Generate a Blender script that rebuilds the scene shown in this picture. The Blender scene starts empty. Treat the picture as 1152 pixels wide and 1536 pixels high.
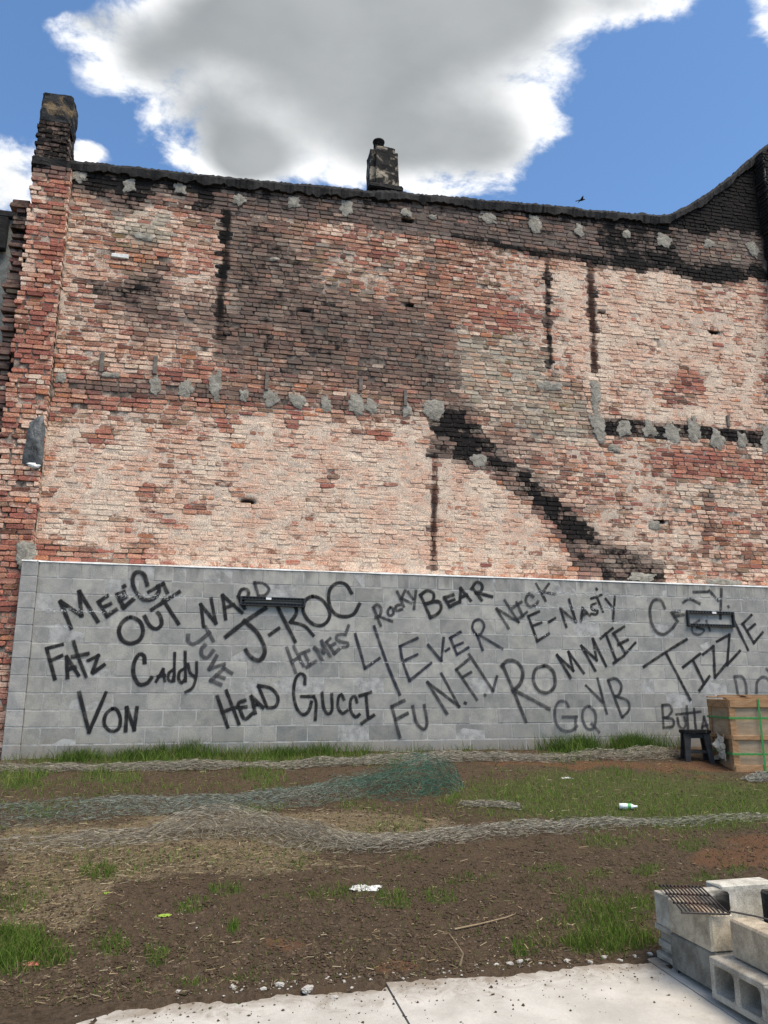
import bpy, bmesh, math, random
import numpy as np
from mathutils import Vector, Matrix
random.seed(7)
rng = np.random.default_rng(11)
SC = bpy.context.scene
COL = SC.collection
R = math.radians

# ------------------------------------------------------------------ camera
F_PX, PITCH, YAW, CAM = 1168.0, 13.1, 13.2, np.array([0.0, 0.0, 1.6])
_p, _y = R(PITCH), R(YAW)
FWD = np.array([math.sin(_y)*math.cos(_p), math.cos(_y)*math.cos(_p), math.sin(_p)])
RGT = np.array([math.cos(_y), -math.sin(_y), 0.0])
UPV = np.cross(RGT, FWD)
cd = bpy.data.cameras.new('camera'); cam = bpy.data.objects.new('camera', cd); COL.objects.link(cam)
cd.sensor_fit = 'VERTICAL'; cd.sensor_height = 36.0; cd.lens = 36.0*F_PX/1536.0
cd.clip_start = 0.05; cd.clip_end = 2000
cam.matrix_world = Matrix(((RGT[0], UPV[0], -FWD[0], CAM[0]), (RGT[1], UPV[1], -FWD[1], CAM[1]),
                           (RGT[2], UPV[2], -FWD[2], CAM[2]), (0, 0, 0, 1)))
SC.camera = cam

# ------------------------------------------------------------------ light
SUN_EL, SUN_AZ = 62.0, 145.0      # azimuth clockwise from +Y
SKY_K = 0.10
CLOUD_K = 0.95
SC.view_settings.view_transform = 'Standard'; SC.view_settings.look = 'None'
SC.view_settings.exposure = 0.92; SC.view_settings.gamma = 1.0
sd = bpy.data.lights.new('sun', 'SUN'); sun = bpy.data.objects.new('sun', sd); COL.objects.link(sun)
sd.energy = 2.7; sd.angle = R(34); sd.color = (1.0, 0.885, 0.725)
_d = Vector((math.sin(R(SUN_AZ))*math.cos(R(SUN_EL)), math.cos(R(SUN_AZ))*math.cos(R(SUN_EL)), math.sin(R(SUN_EL))))
sun.rotation_euler = _d.to_track_quat('Z', 'Y').to_euler(); sun.location = _d*60
SC.cycles.use_denoising = True
SC.cycles.max_bounces = 5; SC.cycles.diffuse_bounces = 3; SC.cycles.transparent_max_bounces = 12


def ray(x, y):
    d = FWD + RGT*(x-576)/F_PX - UPV*(y-768)/F_PX
    return d/np.linalg.norm(d)
def at_y(x, y, Y):
    d = ray(x, y); return CAM + d*(Y/d[1])
def at_x(x, y, X):
    d = ray(x, y); return CAM + d*(X/d[0])
def project(P):
    v = np.asarray(P, float) - CAM; z = np.maximum(v @ FWD, 1e-3)
    return 576 + F_PX*(v @ RGT)/z, 768 - F_PX*(v @ UPV)/z

# ------------------------------------------------------------------ noise
def _h(ix, iy, iz):
    n = (ix*374761393 + iy*668265263 + iz*2147483647) & 0xffffffff
    n = ((n ^ (n >> 13))*1274126177) & 0xffffffff
    n = (n ^ (n >> 16)) & 0xffff
    return n/65535.0
def vnoise(x, y, s=0):
    x = np.asarray(x, float); y = np.asarray(y, float)
    ix = np.floor(x).astype(np.int64); iy = np.floor(y).astype(np.int64)
    fx = x-ix; fy = y-iy; fx = fx*fx*(3-2*fx); fy = fy*fy*(3-2*fy)
    a = _h(ix, iy, s); b = _h(ix+1, iy, s); c = _h(ix, iy+1, s); d = _h(ix+1, iy+1, s)
    return (a*(1-fx)+b*fx)*(1-fy) + (c*(1-fx)+d*fx)*fy
def fbm(x, y, o=4, s=0):
    v = 0; a = .5; t = 0
    for i in range(o):
        v = v + a*vnoise(x*2**i, y*2**i, s+i*17); t += a; a *= .5
    return v/t

# ------------------------------------------------------------------ mesh helpers
def mesh_data(name, V, faces, attrs=None, uv=None, smooth=False):
    """faces: list of int arrays (n,k)"""
    me = bpy.data.meshes.new(name)
    V = np.asarray(V, np.float32)
    faces = [np.asarray(f, np.int32) for f in faces if len(f)]
    me.vertices.add(len(V)); me.vertices.foreach_set('co', V.ravel())
    nl = sum(f.size for f in faces); npoly = sum(len(f) for f in faces)
    me.loops.add(nl); me.polygons.add(npoly)
    me.loops.foreach_set('vertex_index', np.concatenate([f.ravel() for f in faces]))
    st = []; o = 0
    for f in faces:
        st.append(o + np.arange(len(f))*f.shape[1]); o += f.size
    me.polygons.foreach_set('loop_start', np.concatenate(st).astype(np.int32))
    me.polygons.foreach_set('use_smooth', np.full(npoly, bool(smooth)))
    if attrs:
        for k, a in attrs.items():
            at = me.attributes.new(k, 'FLOAT_COLOR', 'POINT')
            a = np.asarray(a, np.float32)
            if a.shape[1] == 3: a = np.concatenate([a, np.ones((len(a), 1), np.float32)], 1)
            at.data.foreach_set('color', a.ravel())
    if uv is not None:
        ul = me.uv_layers.new(name='UVMap')
        li = np.concatenate([f.ravel() for f in faces])
        ul.data.foreach_set('uv', np.asarray(uv, np.float32)[li].ravel())
    me.update(calc_edges=True); me.validate()
    return me
def link(name, me, mat=None, parent=None, loc=None, rot=None):
    o = bpy.data.objects.new(name, me); COL.objects.link(o)
    if me is not None and mat is not None and len(me.materials) == 0: me.materials.append(mat)
    if parent is not None: o.parent = parent
    if loc is not None: o.location = Vector([float(c) for c in loc])
    if rot is not None: o.rotation_euler = rot
    return o
def empty(name, loc, rz=0):
    o = bpy.data.objects.new(name, None); COL.objects.link(o); o.empty_display_size = .1
    o.location = Vector([float(c) for c in loc]); o.rotation_euler = (0, 0, rz); return o
def tag(o, label=None, cat=None, group=None, kind=None):
    if label: o['label'] = label
    if cat: o['category'] = cat
    if group: o['group'] = group
    if kind: o['kind'] = kind
    return o
class MB:
    """collects boxes / tubes into one mesh"""
    def __init__(s): s.V = []; s.F = {}; s.n = 0
    def add(s, V, faces):
        V = np.asarray(V, float)
        for f in faces:
            f = np.asarray(f)
            s.F.setdefault(f.shape[1], []).append(f + s.n)
        s.V.append(V); s.n += len(V); return s
    def box(s, c, size, rot=None, bev=0.0, jit=0.0):
        bm = bmesh.new(); bmesh.ops.create_cube(bm, size=1)
        bmesh.ops.scale(bm, vec=Vector(size), verts=bm.verts)
        if bev: bmesh.ops.bevel(bm, geom=bm.edges[:], offset=bev, segments=1, affect='EDGES')
        bm.verts.index_update()
        V = np.array([v.co[:] for v in bm.verts])
        if jit: V = V + rng.normal(0, jit, V.shape)
        if rot is not None: V = V @ np.array(rot).T
        V = V + np.array(c)
        d = {}
        for f in bm.faces: d.setdefault(len(f.verts), []).append([v.index for v in f.verts])
        bm.free()
        return s.add(V, [np.array(q) for q in d.values()])
    def tube(s, pts, r, n=6, caps=True):
        pts = np.asarray(pts, float); m = len(pts); r = np.broadcast_to(r, (m,))
        t = np.gradient(pts, axis=0); t /= np.linalg.norm(t, axis=1)[:, None]+1e-9
        ref = np.array([0, 0, 1.]) if abs(t[0][2]) < .9 else np.array([1., 0, 0])
        a = np.cross(t, ref); a /= np.linalg.norm(a, axis=1)[:, None]+1e-9; b = np.cross(t, a)
        th = np.arange(n)*2*math.pi/n
        V = (pts[:, None] + r[:, None, None]*(np.cos(th)[None, :, None]*a[:, None]+np.sin(th)[None, :, None]*b[:, None])).reshape(-1, 3)
        i = np.arange(m-1)[:, None]*n; j = np.arange(n)[None]
        q = np.stack([i+j, i+(j+1) % n, i+n+(j+1) % n, i+n+j], -1).reshape(-1, 4)
        fs = [q]
        if caps: fs.append(np.array([list(range(n))[::-1], [(m-1)*n+k for k in range(n)]]))
        return s.add(V, fs)
    def mesh(s, name, smooth=False):
        return mesh_data(name, np.concatenate(s.V), [np.concatenate(f) for f in s.F.values()], smooth=smooth)
    def build(s, name, mat, parent=None, loc=None, rot=None, smooth=False):
        return link(name, s.mesh(name, smooth), mat, parent, loc, rot)
def rotz(a):
    c, s_ = math.cos(a), math.sin(a); return np.array([[c, -s_, 0], [s_, c, 0], [0, 0, 1.]])
def rotx(a):
    c, s_ = math.cos(a), math.sin(a); return np.array([[1., 0, 0], [0, c, -s_], [0, s_, c]])
def roty(a):
    c, s_ = math.cos(a), math.sin(a); return np.array([[c, 0, s_], [0, 1., 0], [-s_, 0, c]])

# ------------------------------------------------------------------ material helpers
class NT:
    def __init__(s, name):
        s.m = bpy.data.materials.new(name); s.m.use_nodes = True; s.t = s.m.node_tree; s.t.nodes.clear()
        s.out = s.n('ShaderNodeOutputMaterial')
    def n(s, ty, **kw):
        q = s.t.nodes.new(ty)
        for k, v in kw.items(): setattr(q, k, v)
        return q
    def l(s, a, b): s.t.links.new(a, b)
    def _in(s, sock, v):
        if hasattr(v, 'is_output') or isinstance(v, bpy.types.NodeSocket): s.l(v, sock)
        elif isinstance(v, (tuple, list)) and len(v) == 3 and sock.type == 'RGBA': sock.default_value = (*v, 1)
        else: sock.default_value = v
    def math(s, op, a, b=0.0, c=0.0, clamp=False):
        q = s.n('ShaderNodeMath', operation=op, use_clamp=clamp)
        s._in(q.inputs[0], a); s._in(q.inputs[1], b); s._in(q.inputs[2], c); return q.outputs[0]
    def vmath(s, op, a, b=(0, 0, 0)):
        q = s.n('ShaderNodeVectorMath', operation=op); s._in(q.inputs[0], a); s._in(q.inputs[1], b)
        return q.outputs['Value'] if op in ('LENGTH', 'DOT_PRODUCT', 'DISTANCE') else q.outputs[0]
    def mix(s, f, a, b, blend='MIX'):
        q = s.n('ShaderNodeMix', data_type='RGBA', blend_type=blend, clamp_factor=True)
        s._in(q.inputs[0], f); s._in(q.inputs[6], a); s._in(q.inputs[7], b); return q.outputs[2]
    def noise(s, vec, scale, detail=4, rough=.55, dist=0.0):
        q = s.n('ShaderNodeTexNoise'); s._in(q.inputs['Vector'], vec)
        q.inputs['Scale'].default_value = scale; q.inputs['Detail'].default_value = detail
        q.inputs['Roughness'].default_value = rough; q.inputs['Distortion'].default_value = dist
        return q.outputs[0]
    def ramp(s, f, a, b):           # smooth 0..1 between a and b
        q = s.n('ShaderNodeMapRange', interpolation_type='SMOOTHSTEP'); s._in(q.inputs[0], f)
        s._in(q.inputs[1], a); s._in(q.inputs[2], b); return q.outputs[0]
    def pos(s): return s.n('ShaderNodeNewGeometry').outputs['Position']
    def obj(s): return s.n('ShaderNodeTexCoord').outputs['Object']
    def attr(s, name): return s.n('ShaderNodeAttribute', attribute_name=name)
    def sep(s, c):
        q = s.n('ShaderNodeSeparateColor'); s._in(q.inputs[0], c); return q.outputs
    def bump(s, h, strength=.4, dist=.01):
        q = s.n('ShaderNodeBump'); q.inputs['Strength'].default_value = strength
        q.inputs['Distance'].default_value = dist; s._in(q.inputs['Height'], h); return q.outputs[0]
    def bsdf(s, col, rough=.85, normal=None, metal=0.0, spec=.3, alpha=None, trans=None):
        q = s.n('ShaderNodeBsdfPrincipled'); s._in(q.inputs['Base Color'], col); s._in(q.inputs['Roughness'], rough)
        q.inputs['Metallic'].default_value = metal; q.inputs['Specular IOR Level'].default_value = spec
        if normal is not None: s.l(normal, q.inputs['Normal'])
        if alpha is not None: s._in(q.inputs['Alpha'], alpha)
        if trans is not None: q.inputs['Transmission Weight'].default_value = trans
        s.l(q.outputs[0], s.out.inputs[0]); return s.m

def simple(name, col, rough=.8, var=.35, scale=12, metal=0, spec=.3, bump=.3, coord='obj', bd=.004):
    t = NT(name); p = t.obj() if coord == 'obj' else t.pos()
    n1 = t.noise(p, scale, 5, .6); n2 = t.noise(p, scale*6, 3, .6)
    k = t.math('ADD', t.math('MULTIPLY', n1, .7), t.math('MULTIPLY', n2, .3))
    c = t.mix(t.ramp(k, .3, .7), tuple(v*(1-var) for v in col), tuple(min(1, v*(1+var)) for v in col))
    return t.bsdf(c, rough, t.bump(k, bump, bd), metal, spec)

# ------------------------------------------------------------------ world: Nishita sky with procedural clouds
def make_world():
    w = bpy.data.worlds.new('World'); SC.world = w; w.use_nodes = True
    t = NT.__new__(NT); t.t = w.node_tree; t.t.nodes.clear()
    out = t.n('ShaderNodeOutputWorld'); bg = t.n('ShaderNodeBackground'); t.l(bg.outputs[0], out.inputs[0])
    bg.inputs[1].default_value = SKY_K
    sky = t.n('ShaderNodeTexSky', sky_type='NISHITA'); sky.sun_disc = False
    sky.sun_elevation = R(SUN_EL); sky.sun_rotation = R(SUN_AZ); sky.air_density = 1.0; sky.dust_density = .4; sky.ozone_density = 2.0
    d = t.n('ShaderNodeTexCoord').outputs['Generated']
    sx = t.n('ShaderNodeSeparateXYZ'); t.l(d, sx.inputs[0])
    z = t.math('ADD', t.math('MAXIMUM', sx.outputs[2], 0.0), .06)
    cb = t.n('ShaderNodeCombineXYZ')
    t.l(t.math('DIVIDE', sx.outputs[0], z), cb.inputs[0]); t.l(t.math('DIVIDE', sx.outputs[1], z), cb.inputs[1])
    p = cb.outputs[0]
    def P(x, y):
        q = ray(x, y); return q[:2]/(max(q[2], 0)+.06)
    # large cumulus masses that stand over the building: (pixel x, y, rx, ry)
    blobs = [(560, -20, 270, 150), (470, 130, 150, 130), (640, 130, 160, 140), (330, 30, 150, 80), (760, 10, 120, 100), (560, -220, 420, 200),
             (945, 5, 80, 34), (355, 225, 75, 45), (745, 225, 80, 60), (215, 85, 85, 60), (130, 25, 60, 34), (600, 230, 120, 60), (300, 165, 95, 60), (380, 250, 70, 40),
             (15, 265, 62, 60), (120, 228, 40, 22), (1190, 60, 62, 90), (-60, 330, 90, 60)]
    field = None
    for (x, y, rx, ry) in blobs:
        wt = .72 if (x < 140 and y > 200) or x > 1100 or ry < 36 else 1.0
        c = P(x, y); e = 4.0
        J = np.stack([(P(x+e, y)-P(x-e, y))/(2*e), (P(x, y+e)-P(x, y-e))/(2*e)], 1)
        Ji = np.linalg.inv(J)
        a = Ji[0]/rx; b = Ji[1]/ry
        q = t.vmath('SUBTRACT', p, (c[0], c[1], 0))
        u = t.vmath('DOT_PRODUCT', q, (a[0], a[1], 0)); v = t.vmath('DOT_PRODUCT', q, (b[0], b[1], 0))
        r2 = t.math('ADD', t.math('MULTIPLY', u, u), t.math('MULTIPLY', v, v))
        g = t.math('POWER', math.e, t.math('MULTIPLY', r2, -1.2))
        g = t.math('MULTIPLY', g, wt)
        field = g if field is None else t.math('ADD', field, g)
    field = t.math('MULTIPLY_ADD', t.math('MINIMUM', field, 1.6), 1.15, -.52)
    wide = t.math('MULTIPLY_ADD', t.noise(t.vmath('ADD', p, (3.1, 7.7, 0)), .55, 2, .5), 4.2, -2.35)   # scattered cumulus everywhere else
    c0 = P(600, 200)
    clear = t.math('SUBTRACT', 1.0, t.math('MULTIPLY', t.vmath('DISTANCE', p, (c0[0], c0[1], 0)), .75))
    wide = t.math('SUBTRACT', wide, t.math('MULTIPLY', t.math('MAXIMUM', clear, 0.0), 3.5))
    field = t.math('MAXIMUM', t.math('MAXIMUM', field, -1.6), t.math('MINIMUM', wide, 1.0))
    n1 = t.noise(p, 7.5, 10, .6, .25); n2 = t.noise(t.vmath('ADD', p, (9, 2, 0)), 2.6, 6, .55, .2)
    dens = t.math('MULTIPLY_ADD', t.math('ADD', t.math('MULTIPLY_ADD', n1, 3.2, -1.6), t.math('MULTIPLY_ADD', n2, 1.0, -.5)), t.ramp(field, -.75, -.1), field)
    mask = t.ramp(t.math('ADD', dens, t.math('MULTIPLY_ADD', n2, .5, -.25)), -.22, .42)
    body = t.math('POWER', t.ramp(t.math('ADD', t.math('MULTIPLY_ADD', field, .85, t.math('MULTIPLY', dens, .12)), t.math('MULTIPLY_ADD', n2, 1.1, -.55)), .10, 1.25), .85)
    n3 = t.noise(t.vmath('ADD', p, (4, 4, 0)), 3.2, 5, .5)
    core = t.mix(t.ramp(n3, .3, .7), (.20, .215, .225), (.27, .283, .29))
    rim = t.mix(t.ramp(n1, .32, .58), (.40, .43, .47), (.68, .685, .69))
    cc = t.mix(body, rim, core)
    cc = t.vmath('SCALE', cc); cc.node.inputs['Scale'].default_value = CLOUD_K/SKY_K
    blue = t.mix(1.0, sky.outputs[0], (.82, 1.0, 1.12), 'MULTIPLY')
    t.l(t.mix(mask, blue, cc), bg.inputs[0])
make_world()

# ------------------------------------------------------------------ materials
def mat_masonry(name, soot_col=(.013, .0125, .0125), nscale=70, gain=1.0):
    t = NT(name); p = t.pos()
    bc = t.attr('bc').outputs['Color']; zn = t.sep(t.attr('zn').outputs['Color'])
    n1 = t.noise(t.vmath('MULTIPLY', p, (.75, 1, 1.25)), 7.5, 9, .7, .5); n2 = t.noise(p, nscale, 4, .6); n3 = t.noise(p, 2.6, 4, .55); n4 = t.noise(t.vmath('ADD', p, (5, 3, 8)), 8, 7, .7)
    col = t.mix(1.0, bc, t.mix(t.ramp(n2, .28, .72), (.46, .45, .45), (1.46, 1.44, 1.42)), 'MULTIPLY')
    pl = t.mix(t.ramp(n3, .35, .65), (.76, .625, .49), (.69, .455, .335))
    pl = t.mix(1.0, pl, t.mix(t.ramp(n2, .3, .7), (.60, .58, .56), (1.28, 1.28, 1.28)), 'MULTIPLY')
    pm = t.ramp(t.math('ADD', zn[0], t.math('MULTIPLY_ADD', n1, 2.0, -1.0)), .46, .78)
    col = t.mix(t.math('MULTIPLY', pm, .82), col, pl)
    gm = t.ramp(t.math('ADD', zn[2], t.math('MULTIPLY_ADD', n4, 1.4, -.7)), .4, .75)
    col = t.mix(t.math('MULTIPLY', gm, .5), col, t.mix(n2, (.36, .315, .225), (.54, .485, .375)))
    film = t.math('MULTIPLY', t.ramp(t.math('ADD', zn[1], t.math('MULTIPLY_ADD', n3, .8, -.4)), .04, .62), .76)
    col = t.mix(film, col, t.mix(n1, (.07, .058, .05), (.17, .14, .12)))
    sm = t.ramp(t.math('ADD', zn[1], t.math('MULTIPLY_ADD', n4, 1.7, -.85)), .50, .88)
    fleck = t.ramp(t.noise(t.vmath('ADD', p, (1, 7, 2)), 30, 5, .75), .57, .68)
    col = t.mix(t.math('MULTIPLY', sm, t.math('MULTIPLY_ADD', fleck, -.4, .97)), col, t.mix(n2, (.006, .006, .006), soot_col))
    hgt = t.math('ADD', t.math('MULTIPLY', n2, .6), n1)
    return t.bsdf(col, .93, t.bump(hgt, .55, .012), spec=.15)
ZT = 3.225                 # top of the block wall
M = {}
M['brick'] = mat_masonry('brick_masonry')

def mat_block():
    t = NT('concrete_block'); p = t.pos(); oi = t.n('ShaderNodeObjectInfo')
    n1 = t.noise(p, 5, 6, .6, .4); n2 = t.noise(p, 140, 3, .7); n3 = t.noise(p, 26, 5, .65); n4 = t.noise(t.vmath('MULTIPLY', p, (3.0, 3.0, .8)), 2.2, 5, .6)
    c = t.mix(1.0, oi.outputs['Color'], t.mix(t.ramp(n2, .3, .7), (.80, .80, .80), (1.2, 1.2, 1.2)), 'MULTIPLY')
    c = t.mix(1.0, c, t.mix(t.ramp(n1, .3, .7), (.80, .82, .84), (1.16, 1.15, 1.13)), 'MULTIPLY')
    c = t.mix(t.math('MULTIPLY', t.ramp(n4, .56, .72), .35), c, (.12, .122, .125))
    c = t.mix(t.math('MULTIPLY', t.ramp(n3, .66, .78), .25), c, (.55, .56, .55))
    sp = t.n('ShaderNodeSeparateXYZ'); t.l(p, sp.inputs[0]); drip = t.noise(t.vmath('MULTIPLY', p, (9, 9, .9)), 1, 5, .6)
    dm = t.ramp(t.math('MULTIPLY_ADD', drip, .9, t.math('SUBTRACT', sp.outputs[2], ZT+.45)), -.12, .10); c = t.mix(t.math('MULTIPLY', dm, .5), c, (.10, .095, .085))
    mm = t.ramp(t.math('MULTIPLY_ADD', n1, .7, t.math('SUBTRACT', 1.02, sp.outputs[2])), .25, .55); c = t.mix(t.math('MULTIPLY', mm, .45), c, (.16, .125, .09))
    return t.bsdf(c, .92, t.bump(t.math('ADD', n2, n3), .35, .006), spec=.15)
M['block'] = mat_block()
M['block_mortar'] = simple('pale_mortar', (.325, .32, .305), .95, .35, 9, spec=.1, coord='pos', bump=.5)
M['bead'] = simple('white_mortar', (.66, .66, .64), .95, .2, 20, spec=.1, coord='pos', bump=.5)
M['patch'] = simple('grey_mortar_patch', (.36, .335, .285), .95, .4, 13, spec=.1, coord='pos', bump=.9, bd=.02)
M['tar'] = simple('roofing_tar', (.016, .0155, .0155), .85, .6, 7, spec=.25, coord='pos', bump=.8, bd=.03)
def mat_patch():
    t = NT('grey_mortar_patch'); p = t.pos(); uv = t.n('ShaderNodeUVMap').outputs[0]; q = t.n('ShaderNodeSeparateXYZ'); t.l(uv, q.inputs[0])
    n1 = t.noise(p, 9, 6, .65, .6); n2 = t.noise(p, 45, 4, .65); n3 = t.noise(p, 13, 6, .65)
    c = t.mix(t.ramp(n1, .3, .7), (.20, .185, .155), (.38, .355, .30)); c = t.mix(1.0, c, t.mix(n2, (.75, .75, .75), (1.25, 1.25, 1.25)), 'MULTIPLY')
    a = t.ramp(t.math('ADD', q.outputs[0], t.math('MULTIPLY_ADD', n3, 1.3, -.65)), .86, .74)
    return t.bsdf(c, .95, t.bump(t.math('ADD', n1, t.math('MULTIPLY', n2, .4)), 1.0, .03), spec=.1, alpha=a)
M['patch'] = mat_patch()
M['foil'] = simple('dark_grey_tar_patch', (.085, .09, .09), .55, .7, 9, spec=.4, coord='pos', bump=.9, bd=.03)
M['timber'] = simple('old_timber', (.17, .15, .13), .9, .3, 14, spec=.1)

def mat_stucco(name, a, b, th=.5, scale=4):
    t = NT(name); p = t.pos(); n = t.noise(p, scale, 7, .66, .5); n2 = t.noise(p, 40, 4, .65)
    c = t.mix(t.ramp(n, th-.06, th+.06), a, b); c = t.mix(1.0, c, t.mix(n2, (.6, .6, .6), (1.4, 1.4, 1.4)), 'MULTIPLY')
    return t.bsdf(c, .9, t.bump(t.math('ADD', n, t.math('MULTIPLY', n2, .5)), .8, .03), spec=.15)
M['sooty_stucco'] = mat_stucco('sooty_stucco', (.022, .021, .02), (.34, .29, .22), .57, 5.5)
M['tar_wrap'] = mat_stucco('tarred_chimney_wrap', (.03, .031, .033), (.17, .125, .075), .56, 5)
M['grey_stucco'] = simple('grey_stucco', (.20, .205, .19), .95, .35, 10, spec=.1, coord='pos', bump=.9, bd=.02)
M['white_plaster'] = mat_stucco('broken_white_plaster', (.10, .09, .08), (.62, .61, .58), .42, 7)

def mat_ground():
    t = NT('soil'); p = t.pos(); z = t.sep(t.attr('zn').outputs['Color'])
    n1 = t.noise(p, 3.2, 6, .65, .3); n2 = t.noise(p, 26, 6, .7); n3 = t.noise(p, 120, 3, .7)
    c = t.mix(t.ramp(n2, .3, .7), (.042, .030, .019), (.118, .085, .057))
    c = t.mix(t.ramp(n1, .35, .7), c, t.mix(n3, (.056, .038, .024), (.132, .094, .062)))
    c = t.mix(t.ramp(t.math('ADD', z[2], t.math('MULTIPLY_ADD', n1, 1.0, -.5)), .35, .8), c, t.mix(n2, (.085, .047, .026), (.17, .095, .055)))
    c = t.mix(t.math('MULTIPLY', t.ramp(t.math('ADD', z[0], t.math('MULTIPLY_ADD', n2, 1.2, -.6)), .4, .8), .8), c, t.mix(n3, (.13, .10, .06), (.27, .215, .135)))
    c = t.mix(t.math('MULTIPLY', t.ramp(t.math('ADD', z[1], t.math('MULTIPLY_ADD', n2, 1.2, -.6)), .4, .85), .7), c, t.mix(n3, (.045, .06, .018), (.10, .12, .04)))
    c = t.mix(t.ramp(n3, .70, .78), c, (.32, .28, .23))
    return t.bsdf(c, .97, t.bump(t.math('ADD', n2, t.math('MULTIPLY', n3, .6)), .9, .03), spec=.1)
M['soil'] = mat_ground()
def mat_slab():
    t = NT('sidewalk_concrete'); p = t.pos(); n1 = t.noise(p, 2.3, 6, .6, .3); n2 = t.noise(p, 60, 5, .7); n3 = t.noise(t.vmath('MULTIPLY', p, (240, 6, 1)), 1, 2, .5); n4 = t.noise(p, 17, 6, .7)
    c = t.mix(t.ramp(n1, .3, .7), (.38, .36, .32), (.53, .505, .455)); c = t.mix(1.0, c, t.mix(n2, (.84, .84, .84), (1.12, 1.12, 1.12)), 'MULTIPLY')
    c = t.mix(t.math('MULTIPLY', t.ramp(n4, .6, .75), .45), c, (.24, .195, .14)); n5 = t.noise(p, 5, 8, .75, 1.0); c = t.mix(t.math('MULTIPLY', t.ramp(n5, .55, .7), .28), c, (.27, .235, .185))
    sp = t.n('ShaderNodeSeparateXYZ'); t.l(p, sp.inputs[0])
    mud = t.ramp(t.math('ADD', sp.outputs[1], t.math('MULTIPLY_ADD', n5, .9, -.45)), 4.32, 4.66); c = t.mix(t.math('MULTIPLY', mud, .75), c, t.mix(n2, (.10, .072, .046), (.22, .165, .11)))
    return t.bsdf(c, .9, t.bump(t.math('ADD', t.math('MULTIPLY', n3, .7), n2), .45, .006), spec=.2)
M['slab'] = mat_slab()
def mat_attr(name, rough=.75, spec=.2, trans=.0):
    t = NT(name); c = t.attr('bc').outputs['Color']
    if trans:
        a = t.n('ShaderNodeBsdfDiffuse'); b = t.n('ShaderNodeBsdfTranslucent'); m = t.n('ShaderNodeMixShader'); m.inputs[0].default_value = trans
        t.l(c, a.inputs[0]); t.l(c, b.inputs[0]); t.l(a.outputs[0], m.inputs[1]); t.l(b.outputs[0], m.inputs[2]); t.l(m.outputs[0], t.out.inputs[0]); return t.m
    return t.bsdf(c, rough, spec=spec)
M['grass'] = mat_attr('grass_blades', trans=.35)
M['fibre'] = mat_attr('dry_fibres', trans=.15)

# ------------------------------------------------------------------ ground
DC = 10.48                 # front face of the block wall
YB = DC + .205             # front face of the brick wall
C8 = .2032                 # block course
EDGE = 4.63                # far edge of the sidewalk
def gz0(Y):
    Y = np.asarray(Y, float)
    rise = np.clip((Y-EDGE)/(DC-EDGE), 0, 1)
    return np.where(Y < EDGE, .055+.04*(np.maximum(Y, 2.0)-EDGE), .055 + .785*rise)
def gz(X, Y):
    X = np.asarray(X, float); Y = np.asarray(Y, float)
    a = np.clip((Y-EDGE)/.5, 0, 1)*np.clip((12-Y)/2.0, 0, 1)*np.clip((16-np.abs(X-3))/4, 0, 1)
    return gz0(Y) + a*((fbm(X*.9, Y*.9, 3, 5)-.5)*.10 + (fbm(X*4, Y*4, 3, 9)-.5)*.035)
def on_ground(x, y):
    d = ray(x, y); t = 3.0
    for i in range(60):
        P = CAM + d*t; e = P[2]-float(gz(P[0], P[1])); t += e/max(-d[2]+.14, .05)*.8
        if abs(e) < 1e-4: break
    return CAM + d*t

def sdpoly(px, py, poly):
    """signed distance to polygon, positive inside"""
    P = np.asarray(poly, float); d = np.full(px.shape, 1e9); ins = np.zeros(px.shape, bool)
    for i in range(len(P)):
        a = P[i]; b = P[(i+1) % len(P)]; e = b-a
        wx = px-a[0]; wy = py-a[1]; tt = np.clip((wx*e[0]+wy*e[1])/(e@e+1e-9), 0, 1)
        d = np.minimum(d, np.hypot(wx-e[0]*tt, wy-e[1]*tt))
        c = ((a[1] <= py) & (b[1] > py)) | ((b[1] <= py) & (a[1] > py))
        xi = a[0] + (py-a[1])/(b[1]-a[1]+1e-12)*e[0]
        ins ^= c & (px < xi)
    return np.where(ins, d, -d)
def soft(px, py, poly, s=10):
    return np.clip(sdpoly(px, py, poly)/(2*s)+.5, 0, 1)
def ell(px, py, cx, cy, rx, ry, e=.5):
    r = np.hypot((px-cx)/rx, (py-cy)/ry); return np.clip((1.0+e*.5-r)/e, 0, 1)

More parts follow.
